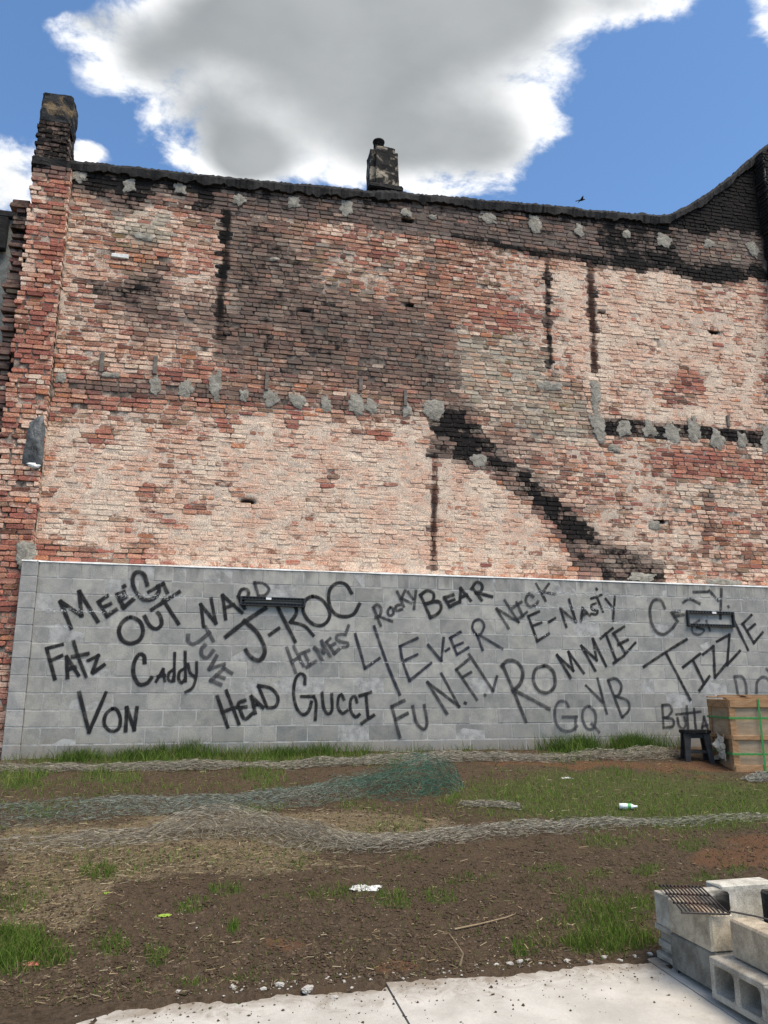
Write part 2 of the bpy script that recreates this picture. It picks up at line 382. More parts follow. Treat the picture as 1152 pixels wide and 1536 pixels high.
# grass clumps as seen on the lot: x, y, rx, ry, density, blade height
GRASS = [(330, 1138, 300, 12, 1.5, .17), (120, 1140, 90, 10, 1.1, .15), (520, 1136, 90, 10, 1.2, .16), (868, 1130, 22, 9, 1.6, .28), (945, 1128, 32, 10, 1.7, .30), (830, 1133, 18, 7, 1.0, .2), (620, 1137, 30, 6, .7, .2), (990, 1134, 20, 5, .5, .14), (690, 1140, 25, 5, .25, .2),
         (200, 1180, 260, 14, .35, .07), (60, 1200, 110, 22, .4, .07), (28, 1172, 52, 12, 1.3, .13), (160, 1166, 55, 9, 1.2, .13), (398, 1168, 34, 13, 1.3, .13), (320, 1160, 90, 9, .4, .08), (560, 1150, 60, 6, .5, .08), (60, 1216, 40, 10, .6, .08), (195, 1192, 90, 6, .6, .08),
         (900, 1195, 220, 42, 1.15, .07), (1040, 1205, 150, 44, 1.3, .065), (930, 1163, 26, 8, .9, .11), (770, 1190, 28, 10, .8, .09), (825, 1200, 26, 8, .7, .09), (690, 1200, 40, 12, .7, .09), (390, 1218, 40, 8, .6, .08), (530, 1212, 50, 8, .6, .08), (620, 1225, 60, 14, .4, .07), (590, 1245, 60, 10, .45, .07), (760, 1226, 120, 14, .4, .06), (1070, 1230, 120, 16, .5, .06),
         (150, 1309, 32, 11, 1.0, .10), (210, 1300, 60, 10, .4, .07), (345, 1337, 26, 12, .8, .09), (295, 1362, 24, 10, .7, .08), (500, 1342, 70, 12, .45, .08), (450, 1298, 25, 9, .6, .08), (240, 1290, 200, 16, .25, .06),
         (20, 1425, 62, 30, 1.5, .15), (85, 1440, 30, 12, 1.0, .12), (165, 1418, 26, 16, .9, .11), (235, 1437, 20, 14, .9, .13), (345, 1397, 9, 9, 1.6, .10), (20, 1350, 40, 26, .45, .09), (60, 1330, 60, 14, .3, .07), (290, 1474, 30, 7, .6, .06), (365, 1468, 24, 6, .5, .05),
         (590, 1350, 32, 13, .9, .09), (665, 1343, 34, 13, .8, .08), (620, 1290, 30, 8, .5, .06), (700, 1320, 40, 9, .5, .07), (820, 1305, 34, 9, .7, .07), (905, 1310, 24, 8, .6, .07), (975, 1305, 24, 8, .9, .08), (920, 1263, 56, 13, .7, .07), (1040, 1268, 30, 7, .8, .07), (1100, 1303, 26, 7, .9, .08), (1050, 1318, 26, 6, .8, .08), (990, 1330, 20, 6, .8, .08), (860, 1318, 40, 10, .4, .06),
         (880, 1345, 50, 14, .7, .09), (905, 1378, 52, 26, .9, .11), (930, 1410, 56, 22, 1.2, .13), (880, 1420, 26, 16, 1.3, .12), (950, 1360, 30, 22, .7, .1), (800, 1420, 40, 16, .5, .08), (840, 1390, 40, 20, .4, .07), (775, 1428, 16, 10, .9, .09)]
STRAW = [[(0, 1235), (600, 1215), (700, 1240), (560, 1262), (450, 1285), (560, 1300), (330, 1312), (0, 1330)], [(0, 1300), (200, 1310), (120, 1400), (0, 1400)]]
CLAY = [(1085, 1152, 120, 9), (850, 1146, 140, 6), (1110, 1285, 80, 18), (430, 1418, 34, 12), (590, 1452, 44, 12), (1140, 1270, 50, 20)]
def gzone(X, Y, Z):
    px, py = project(np.stack([X, Y, Z], -1))
    wx = px + (fbm(X*3, Y*3, 3, 31)-.5)*50; wy = py + (fbm(X*3, Y*3, 3, 41)-.5)*20
    st = np.zeros(px.shape); gr = np.zeros(px.shape); cl = np.zeros(px.shape)
    for q in STRAW: st = np.maximum(st, soft(wx, wy, q, 10))
    for (cx, cy, rx, ry, d, h) in GRASS: gr = np.maximum(gr, ell(wx, wy, cx, cy, rx, ry, .7)*min(1, d))
    for (cx, cy, rx, ry) in CLAY: cl = np.maximum(cl, ell(wx, wy, cx, cy, rx, ry, .8))
    return st, gr, cl, wx, wy

def axis(lo, hi, step, far_lo, far_hi):
    a = list(np.arange(lo, hi+1e-6, step)); k = step
    x = a[0]; L = []
    while x > far_lo: k *= 1.5; x -= k; L.append(x)
    k = step; x = a[-1]; H = []
    while x < far_hi: k *= 1.5; x += k; H.append(x)
    return np.array(L[::-1]+a+H)
gx = axis(-4, 10, .045, -400, 400); gy = axis(2.6, 10.6, .045, -400, 400)
GX, GY = np.meshgrid(gx, gy); GZ = gz(GX, GY)
# soil lies a little under the sidewalk, and banks up unevenly against its broken edge
under = (GY < EDGE-.03) & (GX > -.35) & (GX < 2.74) & (GY > 1.9)
GZ = np.where(under, GZ-.05, GZ + np.where(GY > 4.4, (fbm(GX*22, GY*22, 2, 77)-.5)*.018, 0))
st, gr, cl, _, _ = gzone(GX, GY, GZ)
nx_, ny_ = len(gx), len(gy)
I = (np.arange(ny_-1)[:, None]*nx_ + np.arange(nx_-1)[None]).ravel()
gme = mesh_data('ground', np.stack([GX, GY, GZ], -1).reshape(-1, 3), [np.stack([I, I+1, I+nx_+1, I+nx_], -1)],
                {'zn': np.stack([st, gr, cl], -1).reshape(-1, 3)}, smooth=True)
tag(link('ground', gme, M['soil']), 'bare dark soil lot with straw and grass sloping up to the walls', kind='structure')

# sidewalk slabs with a broken far edge
walk = tag(empty('sidewalk', (1.1, 3.6, .02)), 'white concrete sidewalk slabs with a broken far edge', kind='structure')
def slab(x0, x1, seed, far, amp):
    n = 90; xs = np.linspace(x0, x1, n); yf = far + (fbm(xs*5, xs*0, 4, seed)-.5)*amp + (fbm(xs*22, xs*0, 2, seed+3)-.5)*amp*.5
    yn = np.full(n, 1.9)
    zf = .055+.04*(yf-EDGE); zn_ = .055+.04*(yn-EDGE)
    b = .006
    V = np.concatenate([np.stack([xs, yn, zn_], -1), np.stack([xs, yf-b, zf], -1), np.stack([xs, yf+b, zf-b*2], -1), np.stack([xs, yf+.012, zf-.1], -1)])
    i = np.arange(n-1); fs = [np.stack([i+k*n, i+1+k*n, i+1+(k+1)*n, i+(k+1)*n], -1) for k in range(3)]
    s0 = np.array([[0, n, 2*n, 3*n]]); s1 = np.array([[n-1, 4*n-1, 3*n-1, 2*n-1]])
    # side skirts
    sk = np.array([[x0, 1.9, zn_[0]-.1], [x1, 1.9, zn_[0]-.1]]); V = np.concatenate([V, sk]); m = len(V)
    fs += [np.array([[0, n, 3*n], [0, 3*n, m-2], [n-1, 3*n+n-1, n+n-1], [n-1, m-1, 3*n+n-1]])]
    link('slab', mesh_data('slab', V, fs), M['slab'], walk).matrix_parent_inverse = Matrix.Translation(-Vector(walk.location))
slab(-.55, 1.083, 3, 4.56, .12); slab(1.095, 2.688, 8, 4.60, .08); slab(2.698, 3.75, 15, 4.66, .03)

# ------------------------------------------------------------------ brick wall: what the bricks carry (plaster, soot, lime), read off in wall positions
ROOF = [(-200, 232), (105, 247), (200, 255), (340, 270), (470, 283), (550, 290), (605, 293), (700, 302), (800, 310), (900, 320), (985, 327), (1003, 325), (1030, 313), (1060, 294), (1100, 263), (1130, 238), (1152, 219), (1230, 170)]
roof_w = np.array([at_y(x, y, YB) for x, y in ROOF])
def roof_z(X): return np.interp(X, roof_w[:, 0], roof_w[:, 2])

def rect(x0, y0, x1, y1): return [(x0, y0), (x1, y0), (x1, y1), (x0, y1)]
BANDY = [(105, 285), (340, 322), (480, 332), (600, 352), (690, 362), (760, 372), (900, 394), (1000, 406), (1150, 420)]
def wall_zone(P):
    px, py = project(P)
    w1 = (fbm(P[:, 0]*2.2+P[:, 1], P[:, 2]*2.2, 4, 61)-.5); w2 = (fbm(P[:, 0]*2.2+P[:, 1], P[:, 2]*2.2, 4, 71)-.5)
    x = px + w1*34; y = py + w2*30
    n = len(px)
    pl = np.full(n, .52); so = np.full(n, .0); gr = np.full(n, .12); red = np.full(n, .3)
    def put(a, v, m): a[:] = a*(1-m)+v*m
    # broad areas
    big = fbm(P[:, 0]*.8, P[:, 2]*.8, 3, 81)-.5
    ll = soft(x, y, [(40, 610), (330, 612), (640, 640), (655, 880), (40, 880)], 14); put(pl, .80, ll)
    put(pl, .55, soft(x, y, rect(60, 575, 330, 640), 14)); put(red, .7, soft(x, y, rect(60, 560, 300, 625), 14)); put(pl, .33, soft(x, y, rect(60, 560, 640, 612), 8))
    put(pl, .98, soft(x, y, [(300, 680), (640, 700), (640, 850), (250, 840)], 30))
    put(pl, .22, soft(x, y, [(60, 818), (220, 818), (220, 860), (60, 850)], 6)); put(red, .9, soft(x, y, [(60, 818), (640, 850), (640, 880), (60, 850)], 4)*.7)
    ur = soft(x, y, [(825, 392), (1145, 425), (1145, 640), (905, 640), (880, 600)], 12); put(pl, .82, ur)
    put(red, .6, soft(x, y, rect(1090, 430, 1145, 640), 16))
    put(pl, .5, soft(x, y, rect(1000, 560, 1060, 610), 10)); put(red, .8, soft(x, y, rect(1005, 560, 1050, 610), 10))
    tl = soft(x, y, [(105, 290), (335, 322), (335, 560), (80, 560)], 10); put(pl, .62, tl)
    put(red, .7, soft(x, y, rect(235, 310, 335, 420), 20)*.7)
    mid = soft(x, y, [(340, 335), (640, 350), (700, 480), (640, 590), (335, 560)], 26); put(pl, .32, mid); put(so, .38, mid); put(red, .12, mid); put(gr, .24, mid)
    put(so, .52, soft(x, y, [(345, 370), (470, 380), (560, 470), (600, 570), (340, 540)], 26)); put(so, .52, soft(x, y, [(540, 460), (690, 530), (700, 610), (540, 575)], 22))
    put(so, .54, soft(x, y, [(340, 315), (420, 330), (420, 420), (345, 430)], 22))
    put(so, .1, soft(x, y, [(465, 350), (640, 360), (640, 420), (560, 460), (480, 420)], 24)); put(pl, .5, soft(x, y, [(465, 345), (640, 355), (660, 430), (600, 460), (470, 400)], 18))
    put(red, .85, soft(x, y, [(475, 355), (600, 365), (600, 400), (480, 395)], 12)); put(pl, .28, soft(x, y, [(478, 360), (590, 370), (590, 395), (480, 392)], 10))
    mr = soft(x, y, [(640, 360), (820, 385), (820, 500), (690, 490)], 18); put(pl, .55, mr); put(so, .08, mr)
    put(red, .8, soft(x, y, rect(700, 440, 825, 500), 14)); put(pl, .3, soft(x, y, rect(720, 455, 822, 500), 12))
    li = soft(x, y, [(685, 490), (760, 495), (822, 520), (826, 570), (880, 600), (900, 680), (800, 650), (690, 610)], 16); put(gr, .66, li); put(pl, .5, li); put(red, .05, li)
    lr = soft(x, y, [(700, 640), (900, 660), (1150, 670), (1150, 880), (990, 880), (900, 800), (760, 700)], 16); put(pl, .62, lr); put(red, .35, lr)
    put(pl, .2, soft(x, y, [(975, 668), (1150, 680), (1150, 722), (985, 722)], 8)); put(red, .95, soft(x, y, [(975, 668), (1150, 680), (1150, 722), (985, 722)], 8))
    put(gr, .45, soft(x, y, rect(990, 725, 1150, 765), 14))
    put(pl, .88, soft(x, y, [(658, 695), (735, 705), (860, 835), (855, 862), (658, 862)], 8))
    for (cx_, cy_, a_, b_) in [(494, 722, 13, 15), (571, 727, 10, 8), (567, 648, 12, 11), (434, 630, 16, 9), (1030, 580, 22, 20), (880, 706, 12, 6), (760, 480, 14, 10), (340, 640, 12, 20), (230, 735, 20, 8), (285, 765, 18, 9), (150, 660, 22, 10)]:
        e_ = ell(x, y, cx_, cy_, a_, b_, .8); put(red, 1.0, e_); put(pl, .12, e_)
    pl += big*.45*(1-so)
    # parapet band of grey-brown bricks, tar above it
    yb = np.interp(px, [a for a, b in BANDY], [b for a, b in BANDY]); zr = roof_z(P[:, 0])
    band = np.clip((yb-y)/8+.5, 0, 1)*(px > 100)
    put(pl, .2, band); put(gr, .25, band); put(red, .12, band); put(so, .47, band*np.clip((px-330)/30, 0, 1)); put(pl, .42, band*np.clip((340-px)/30, 0, 1))
    top = np.clip(1.3-(zr-P[:, 2])/.30+w2, 0, 1); so[:] = np.maximum(so, top*.9*(px > 100))
    lt = np.clip((360-px)/40, 0, 1)*np.clip(1.25-(zr-P[:, 2])/.62+w1*1.2, 0, 1)*(px > 100); so[:] = np.maximum(so, lt*1.1)
    line = np.exp(-((y-yb+3)/6)**2)
    so[:] = np.maximum(so, line*np.clip((px-660)/40, 0, 1)*.95); so[:] = np.maximum(so, line*((px > 105) & (px < 345))*.45)
    put(so, 1.0, soft(x, y, [(893, 320), (1000, 322), (1010, 392), (930, 405), (890, 360)], 14)*.8)
    put(so, 1.3, soft(x, y, [(985, 300), (1160, 180), (1160, 345), (1060, 350), (1000, 345)], 10))
    put(so, .98, soft(x, y, [(905, 388), (1000, 385), (1145, 400), (1145, 424), (1000, 412), (905, 400)], 5))
    put(so, .30, soft(x, y, [(1010, 358), (1128, 352), (1132, 402), (1010, 388)], 7)); put(gr, .5, soft(x, y, [(1010, 358), (1128, 352), (1132, 402), (1010, 388)], 7))
    # soot of the lost staircase and joist row, chases and old flues (crisp, little warp)
    x2 = px + w1*16; y2 = py + w2*16
    stair = [(650, 630), (690, 610), (737, 662), (777, 702), (836, 752), (885, 800), (927, 833), (985, 846), (996, 872), (897, 872), (870, 848), (842, 800), (795, 752), (748, 710), (702, 692), (652, 684)]
    put(so, .55, soft(x, y, [(690, 600), (760, 640), (850, 720), (930, 800), (1010, 850), (960, 850), (880, 800), (780, 710)], 20)*.5); rag = np.clip(.22+1.7*fbm(P[:, 0]*3.4, P[:, 2]*3.4, 4, 203), 0, 1.25); put(so, 1.15, np.clip(soft(x2, y2, stair, 9)*rag, 0, .98)); put(so, 1.1, soft(x2, y2, [(900, 838), (935, 822), (985, 846), (1000, 872), (895, 872)], 8)*.85); put(so, .3, soft(x2, y2, rect(868, 825, 900, 872), 5)); put(so, .5, soft(x2, y2, [(735, 700), (775, 705), (800, 735), (770, 735)], 8))
    low = soft(x2, y2, [(735, 715), (790, 755), (840, 805), (868, 868), (905, 868), (900, 835), (862, 825), (838, 790), (780, 735)], 5); put(red, 1, low*.8); put(pl, .1, low*.8)
    jo = soft(x2, y2, [(905, 628), (1000, 634), (1155, 648), (1155, 668), (1000, 657), (905, 652)], 3); put(so, 1.0, jo*.9)
    jl = soft(x2, y2, [(90, 560), (350, 580), (640, 610), (640, 628), (350, 602), (90, 585)], 4); put(so, .42, jl)
    for (xa, ya, xb, yb_, wd, s, r) in [(341, 308, 329, 515, 4.2, 1.05, 0), (820, 378, 826, 560, 3.2, .72, 1), (885, 388, 891, 560, 4.4, .6, 1), (651, 684, 651, 862, 3.6, .45, 1), (1062, 735, 1056, 838, 4, .42, 0), (1072, 728, 1060, 752, 4, .4, 0)]:
        t_ = np.clip((py-ya)/(yb_-ya), -.02, 1.02); xc = xa+(xb-xa)*t_ + w1*7
        m = np.clip(1.5-np.abs(px-xc)/(wd*(.7+.9*fbm(P[:, 2]*5, P[:, 0]*0+xa, 2, 14))), 0, 1)*((py >= ya) & (py <= yb_)); put(so, s, m); put(pl, .1, m)
        if r: put(red, 1., m)
    put(so, .78, soft(x, y, [(140, 415), (175, 425), (245, 395), (250, 460), (150, 452)], 14)); put(red, .2, soft(x, y, rect(160, 360, 250, 400), 8)); put(pl, .15, soft(x, y, rect(160, 362, 245, 402), 8))
    put(so, .45, soft(x, y, [(170, 455), (330, 430), (335, 500), (220, 510)], 22))
    put(so, .8, soft(x2, y2, rect(325, 460, 342, 512), 4))
    put(gr, .8, soft(x, y, rect(180, 320, 245, 368), 12)); put(pl, .5, soft(x, y, rect(180, 320, 245, 368), 12))
    put(so, .5, ell(x, y, 925, 850, 70, 30, .8)*.7); put(so, .4, ell(x, y, 770, 660, 60, 40, .9)*.6)
    fl = fbm(P[:, 0]*5+P[:, 1], P[:, 2]*7, 4, 301); so[:] = np.where(so > .55, so*(.58+.80*fl), so)
    return np.clip(pl, 0, 1), np.clip(so, 0, 1.2), np.clip(gr, 0, 1), np.clip(red, 0, 1), px, py

PAL_RED = np.array([(.37, .145, .10), (.42, .185, .125), (.33, .12, .09), (.46, .235, .155), (.25, .095, .075), (.40, .20, .145)])
PAL_MIX = np.array([(.42, .215, .14), (.48, .28, .19), (.31, .145, .095), (.36, .205, .135), (.24, .125, .085), (.52, .35, .255), (.27, .185, .125), (.22, .115, .085), (.46, .20, .11)])
PAL_GRY = np.array([(.25, .215, .18), (.31, .27, .22), (.19, .155, .12), (.17, .125, .06), (.36, .32, .27), (.24, .17, .13)])
PAL_BAND = np.array([(.19, .125, .105), (.24, .155, .125), (.15, .11, .10), (.20, .165, .15), (.27, .15, .105), (.13, .10, .095)])
def brick_colors(pl, so, gr, red, px, py, bandm):
    n = len(pl)
    pick = lambda pal: pal[rng.integers(0, len(pal), n)]
    c = np.where((rng.random(n) < red)[:, None], pick(PAL_RED), pick(PAL_MIX))
    c = np.where((rng.random(n) < (gr-.15)*1.1)[:, None], pick(PAL_GRY), c)
    c = np.where((rng.random(n) < bandm*.85)[:, None], pick(PAL_BAND), c)
    dark = rng.random(n) < .055; c = np.where(dark[:, None], c*.45, c)
    c = c*(1-.12*(so > .25)[:, None])+.12*(so > .25)[:, None]*c.mean(1)[:, None]; m_ = c.mean(0); c = c*.85+m_*.15; return c*rng.uniform(.86, 1.16, (n, 1))

T8 = np.array([(-1, -.62), (-.86, -1), (.86, -1), (1, -.62), (1, .62), (.86, 1), (-.86, 1), (-1, .62)])
class Bricks:
    """bricks laid on a plane: origin, horizontal unit vector u, outward normal n"""
    def __init__(s): s.V = []; s.bc = []; s.zn = []; s.area = []
    def lay(s, P, u, nrm, hx, hz, out, tilt, zone=None, depth=.05, force=None):
        n = len(P); u = np.asarray(u, float); nrm = np.asarray(nrm, float); up = np.array([0, 0, 1.])
        t = T8[None]+rng.normal(0, .055, (n, 8, 2))
        t[:, :, 1] += rng.normal(0, .05, (n, 8))
        a = t[:, :, 0]*hx[:, None]; b = t[:, :, 1]*hz[:, None]
        a, b = a - b*tilt[:, None], b + a*tilt[:, None]
        ins = .0042
        sa = np.sign(a)*np.minimum(np.abs(a)*.25, ins)*1.3; sb = np.sign(b)*np.minimum(np.abs(b)*.3, ins)
        fo = out[:, None] + rng.normal(0, .0016, (n, 8)) + (rng.normal(0, .012, n)[:, None])*a + (rng.normal(0, .03, n)[:, None])*b
        ring = lambda A, B, O: P[:, None] + A[..., None]*u + B[..., None]*up + O[..., None]*nrm
        V = np.concatenate([ring(a, b, fo*0-depth), ring(a, b, fo-.006), ring(a-sa, b-sb, fo)], 1)      # n,24,3
        s.V.append(V)
        pl, so, gr, red, px, py = zone if zone is not None else wall_zone(P)
        if force is not None: pl, so, gr, red = [np.full(n, f) if f is not None else q for f, q in zip(force, (pl, so, gr, red))]
        yb = np.interp(px, [q for q, r in BANDY], [r for q, r in BANDY]); bandm = ((py < yb) & (px > 330) & (P[:, 2] > 5)).astype(float)
        c = brick_colors(pl, so, gr, red, px, py, bandm)
        z = np.stack([pl + rng.normal(0, .155, n), so + rng.normal(0, .07, n)*(so > .02), gr+rng.normal(0, .1, n)], -1)
        s.bc.append(np.repeat(c[:, None], 24, 1)*rng.uniform(.9, 1.1, (n, 24, 1))); s.zn.append(np.repeat(z[:, None], 24, 1)); 
        d2 = ((P-CAM)**2).sum(1); vis = (px > 4) & (px < 1148) & ((P[:, 2] > ZT+.05) | (P[:, 0] < -2.3))
        s.area.append(np.where(vis, hx*hz/d2*np.abs((P-CAM)@nrm)/np.sqrt(d2), 0))
    @staticmethod
    def faces(n):
        o = np.arange(n)[:, None]*24; k = np.arange(8); k1 = (k+1) % 8
        q = np.concatenate([np.stack([k+r*8, k1+r*8, k1+r*8+8, k+r*8+8], -1) for r in (0, 1)])
        return [(o[:, :, None]+q[None]).reshape(-1, 4), o+np.arange(16, 24)[None]]
    def finish(s, parent, name, many, mat, inv):
        V = np.concatenate(s.V); bc = np.concatenate(s.bc); zn = np.concatenate(s.zn); ar = np.concatenate(s.area)
        order = np.argsort(-ar); single = order[:many]; rest = order[many:]
        for i in single:
            c = V[i].mean(0)
            me = mesh_data('brick', V[i]-c, Bricks.faces(1), {'bc': bc[i], 'zn': zn[i]})
            o = link('brick', me, mat, parent, c); o.matrix_parent_inverse = inv
        if len(rest):
            me = mesh_data(name, V[rest].reshape(-1, 3), Bricks.faces(len(rest)), {'bc': bc[rest].reshape(-1, 3), 'zn': zn[rest].reshape(-1, 3)})
            o = link(name, me, mat, parent); o.matrix_parent_inverse = inv; o['kind'] = 'stuff'

XW0, XW1 = -2.13, 9.50          # plain wall between the corner pier and the projecting return
building = tag(empty('brick_building', (3.5, YB+.2, .8)), 'tall scarred brick party wall with soot stains, pale plaster traces and two chimneys', 'building')
BINV = Matrix.Translation(-Vector(building.location))
def bpart(name, me, mat, parent=None, inv=None):
    o = link(name, me, mat, parent or building); o.matrix_parent_inverse = BINV if inv is None else inv; return o

BR = Bricks()
PITCHZ = .0708
HOLES = [(618, 458), (990, 781), (1078, 905), (455, 467), (612, 330), (905, 470), (372, 753), (1072, 497)]
hole_w = np.array([at_y(x, y, YB) for x, y in HOLES])
def rows(x0, x1, z0, ztop, header=7):
    P = []; HX = []; k = 0; z = z0
    while z < ztop + .3:
        head = (k % header == 3); L = .107 if head else .213
        x = x0 - rng.uniform(0, L)
        while x < x1:
            l = L*rng.uniform(.86, 1.1)
            if rng.random() < .06: l *= .55
            a = max(x, x0); b = min(x+l, x1)
            if b-a > .05: P.append(((a+b)/2, z)); HX.append((b-a)/2-.0045)
            x += l
        z += PITCHZ*rng.uniform(.97, 1.03); k += 1
    return np.array(P), np.array(HX)
p2, hx = rows(XW0, XW1, 3.02, 11.2)
wob = (fbm(p2[:, 0]*.7, p2[:, 1]*.7, 3, 3)-.5)*.045
P = np.stack([p2[:, 0], np.full(len(p2), YB), p2[:, 1]+wob], -1)
keep = P[:, 2] < roof_z(P[:, 0])-.05
for h in hole_w: keep &= ~((np.abs(P[:, 0]-h[0]) < .11) & (np.abs(P[:, 2]-h[2]) < .036))
P = P[keep]; hx = hx[keep]; n = len(P)
zone = wall_zone(P)
out = rng.normal(.003, .0032, n) + (fbm(P[:, 0]*1.3, P[:, 2]*1.3, 2, 8)-.5)*.012; out -= (rng.random(n) < .018)*.035
# chases cut into the wall: bricks set back
for (xa, ya, xb, yb_, wd) in [(341, 308, 329, 515, 7), (820, 378, 826, 560, 5), (885, 388, 891, 560, 6), (651, 684, 651, 862, 5)]:
    t_ = (zone[5]-ya)/(yb_-ya); out -= ((np.abs(zone[4]-(xa+(xb-xa)*t_)) < wd*1.1) & (t_ > 0) & (t_ < 1))*.004
BR.lay(P, (1, 0, 0), (0, -1, 0), hx, np.full(n, .0305)*rng.uniform(.9, 1.06, n), out, rng.normal(0, .012, n), zone)
# corner pier and the ragged teeth left of it
PX0, PX1, PY = -2.66, -2.14, YB-.11
p2, hx = rows(PX0, PX1, .85, 9.4, 5)
left = p2[:, 0]-hx < PX0+.06
P = np.stack([p2[:, 0], np.full(len(p2), PY), p2[:, 1]], -1); n = len(P)
P[:, 0] += left*rng.normal(-.008, .012, n)
pz = at_y(75, 249, PY)[2]
keep = (P[:, 2] < pz)
P = P[keep]; hx = hx[keep]; n = len(P)
zs = np.clip(1-(pz-P[:, 2])/.35, 0, 1)*.7
wx_ = fbm(P[:, 0]*3, P[:, 2]*1.1, 3, 55); plr = np.clip(.42+(wx_-.5)*1.3, 0, .85); low_ = np.clip((3.9-P[:, 2])/.8, 0, 1)
_, _, _, _, qx, qy = wall_zone(P)
BR.lay(P, (1, 0, 0), (0, -1, 0), hx, np.full(n, .0305), rng.normal(.004, .008, n), rng.normal(0, .015, n), (plr, zs+low_*.05, np.full(n, .1), np.full(n, .85), qx, qy))
zc = np.arange(.85, pz, PITCHZ); n = len(zc)        # side of the pier facing the open lot
P = np.stack([np.full(n, PX1), np.full(n, PY+.055), zc], -1)
BR.lay(P, (0, 1, 0), (1, 0, 0), np.full(n, .05), np.full(n, .0305), rng.normal(.002, .004, n), rng.normal(0, .02, n), (np.full(n, .55), zs[:1].repeat(n)*0, np.full(n, .1), np.full(n, .6), np.full(n, 100.), np.full(n, 500.)))
for (xa, xb, yy, sd_, so_, zq_) in [(-2.88, -2.69, YB+.06, .03, .5, pz-.5), (-3.35, -2.93, YB+.30, .07, .6, at_y(15, 590, YB)[2])]:
    zc = np.arange(.8, zq_, PITCHZ)
    for z in zc:
        xe = xb + rng.normal(0, .02); x = xa + rng.normal(0, sd_)
        k = 1 if xb-xa < .3 else 2
        for j in range(k):
            a = x+(xe-x)*j/k; b = x+(xe-x)*(j+1)/k
            Pq = np.array([[(a+b)/2, yy, z]]); so1 = so_+.25*(fbm(np.array([z*2]), np.array([xa]), 3, 4)[0]-.5)*2
            BR.lay(Pq, (1, 0, 0), (0, -1, 0), np.array([(b-a)/2-.004]), np.array([.030]), rng.normal(0, .03, 1), rng.normal(0, .03, 1),
                   (np.array([.3]), np.array([so1]), np.array([.2]), np.array([.7]), np.array([20.]), np.array([600.])), depth=.15)
# projecting return at the other end: face towards the lot (-x) and front
RP = YB-.24
zc = np.arange(3.0, 12.2, PITCHZ); Pl = []
for k, z in enumerate(zc):
    Pl.append((XW1+.03, YB-.115, z))
P = np.array(Pl); P = P[P[:, 2] < roof_z(XW1)]; n = len(P); zq = wall_zone(P); so_ = np.clip((P[:, 2]-8.3)/.5, 0, 1)*1.0
BR.lay(P, (0, 1, 0), (-1, 0, 0), np.full(n, .112)*rng.uniform(.9,1,n), np.full(n, .0305), rng.normal(.004, .006, n), rng.normal(0, .012, n), (np.full(n, .4), np.maximum(so_, .12), np.full(n, .15), np.full(n, .75), zq[4], zq[5]))
p2, hx = rows(XW1+.04, XW1+1.2, 3.0, 11.8)
P = np.stack([p2[:, 0], np.full(len(p2), RP), p2[:, 1]], -1); kp = P[:, 2] < roof_z(P[:, 0])-.05; P = P[kp]; hx = hx[kp]; n = len(P); zq = wall_zone(P); so_ = np.clip((P[:, 2]-8.3)/.5, 0, 1)*1.0
BR.lay(P, (1, 0, 0), (0, -1, 0), hx, np.full(n, .0305), rng.normal(.004, .006, n), rng.normal(0, .012, n), (np.full(n, .4), np.maximum(so_, .12), np.full(n, .15), np.full(n, .75), zq[4], zq[5]))
BR.finish(building, 'brickwork', 300, M['brick'], BINV)

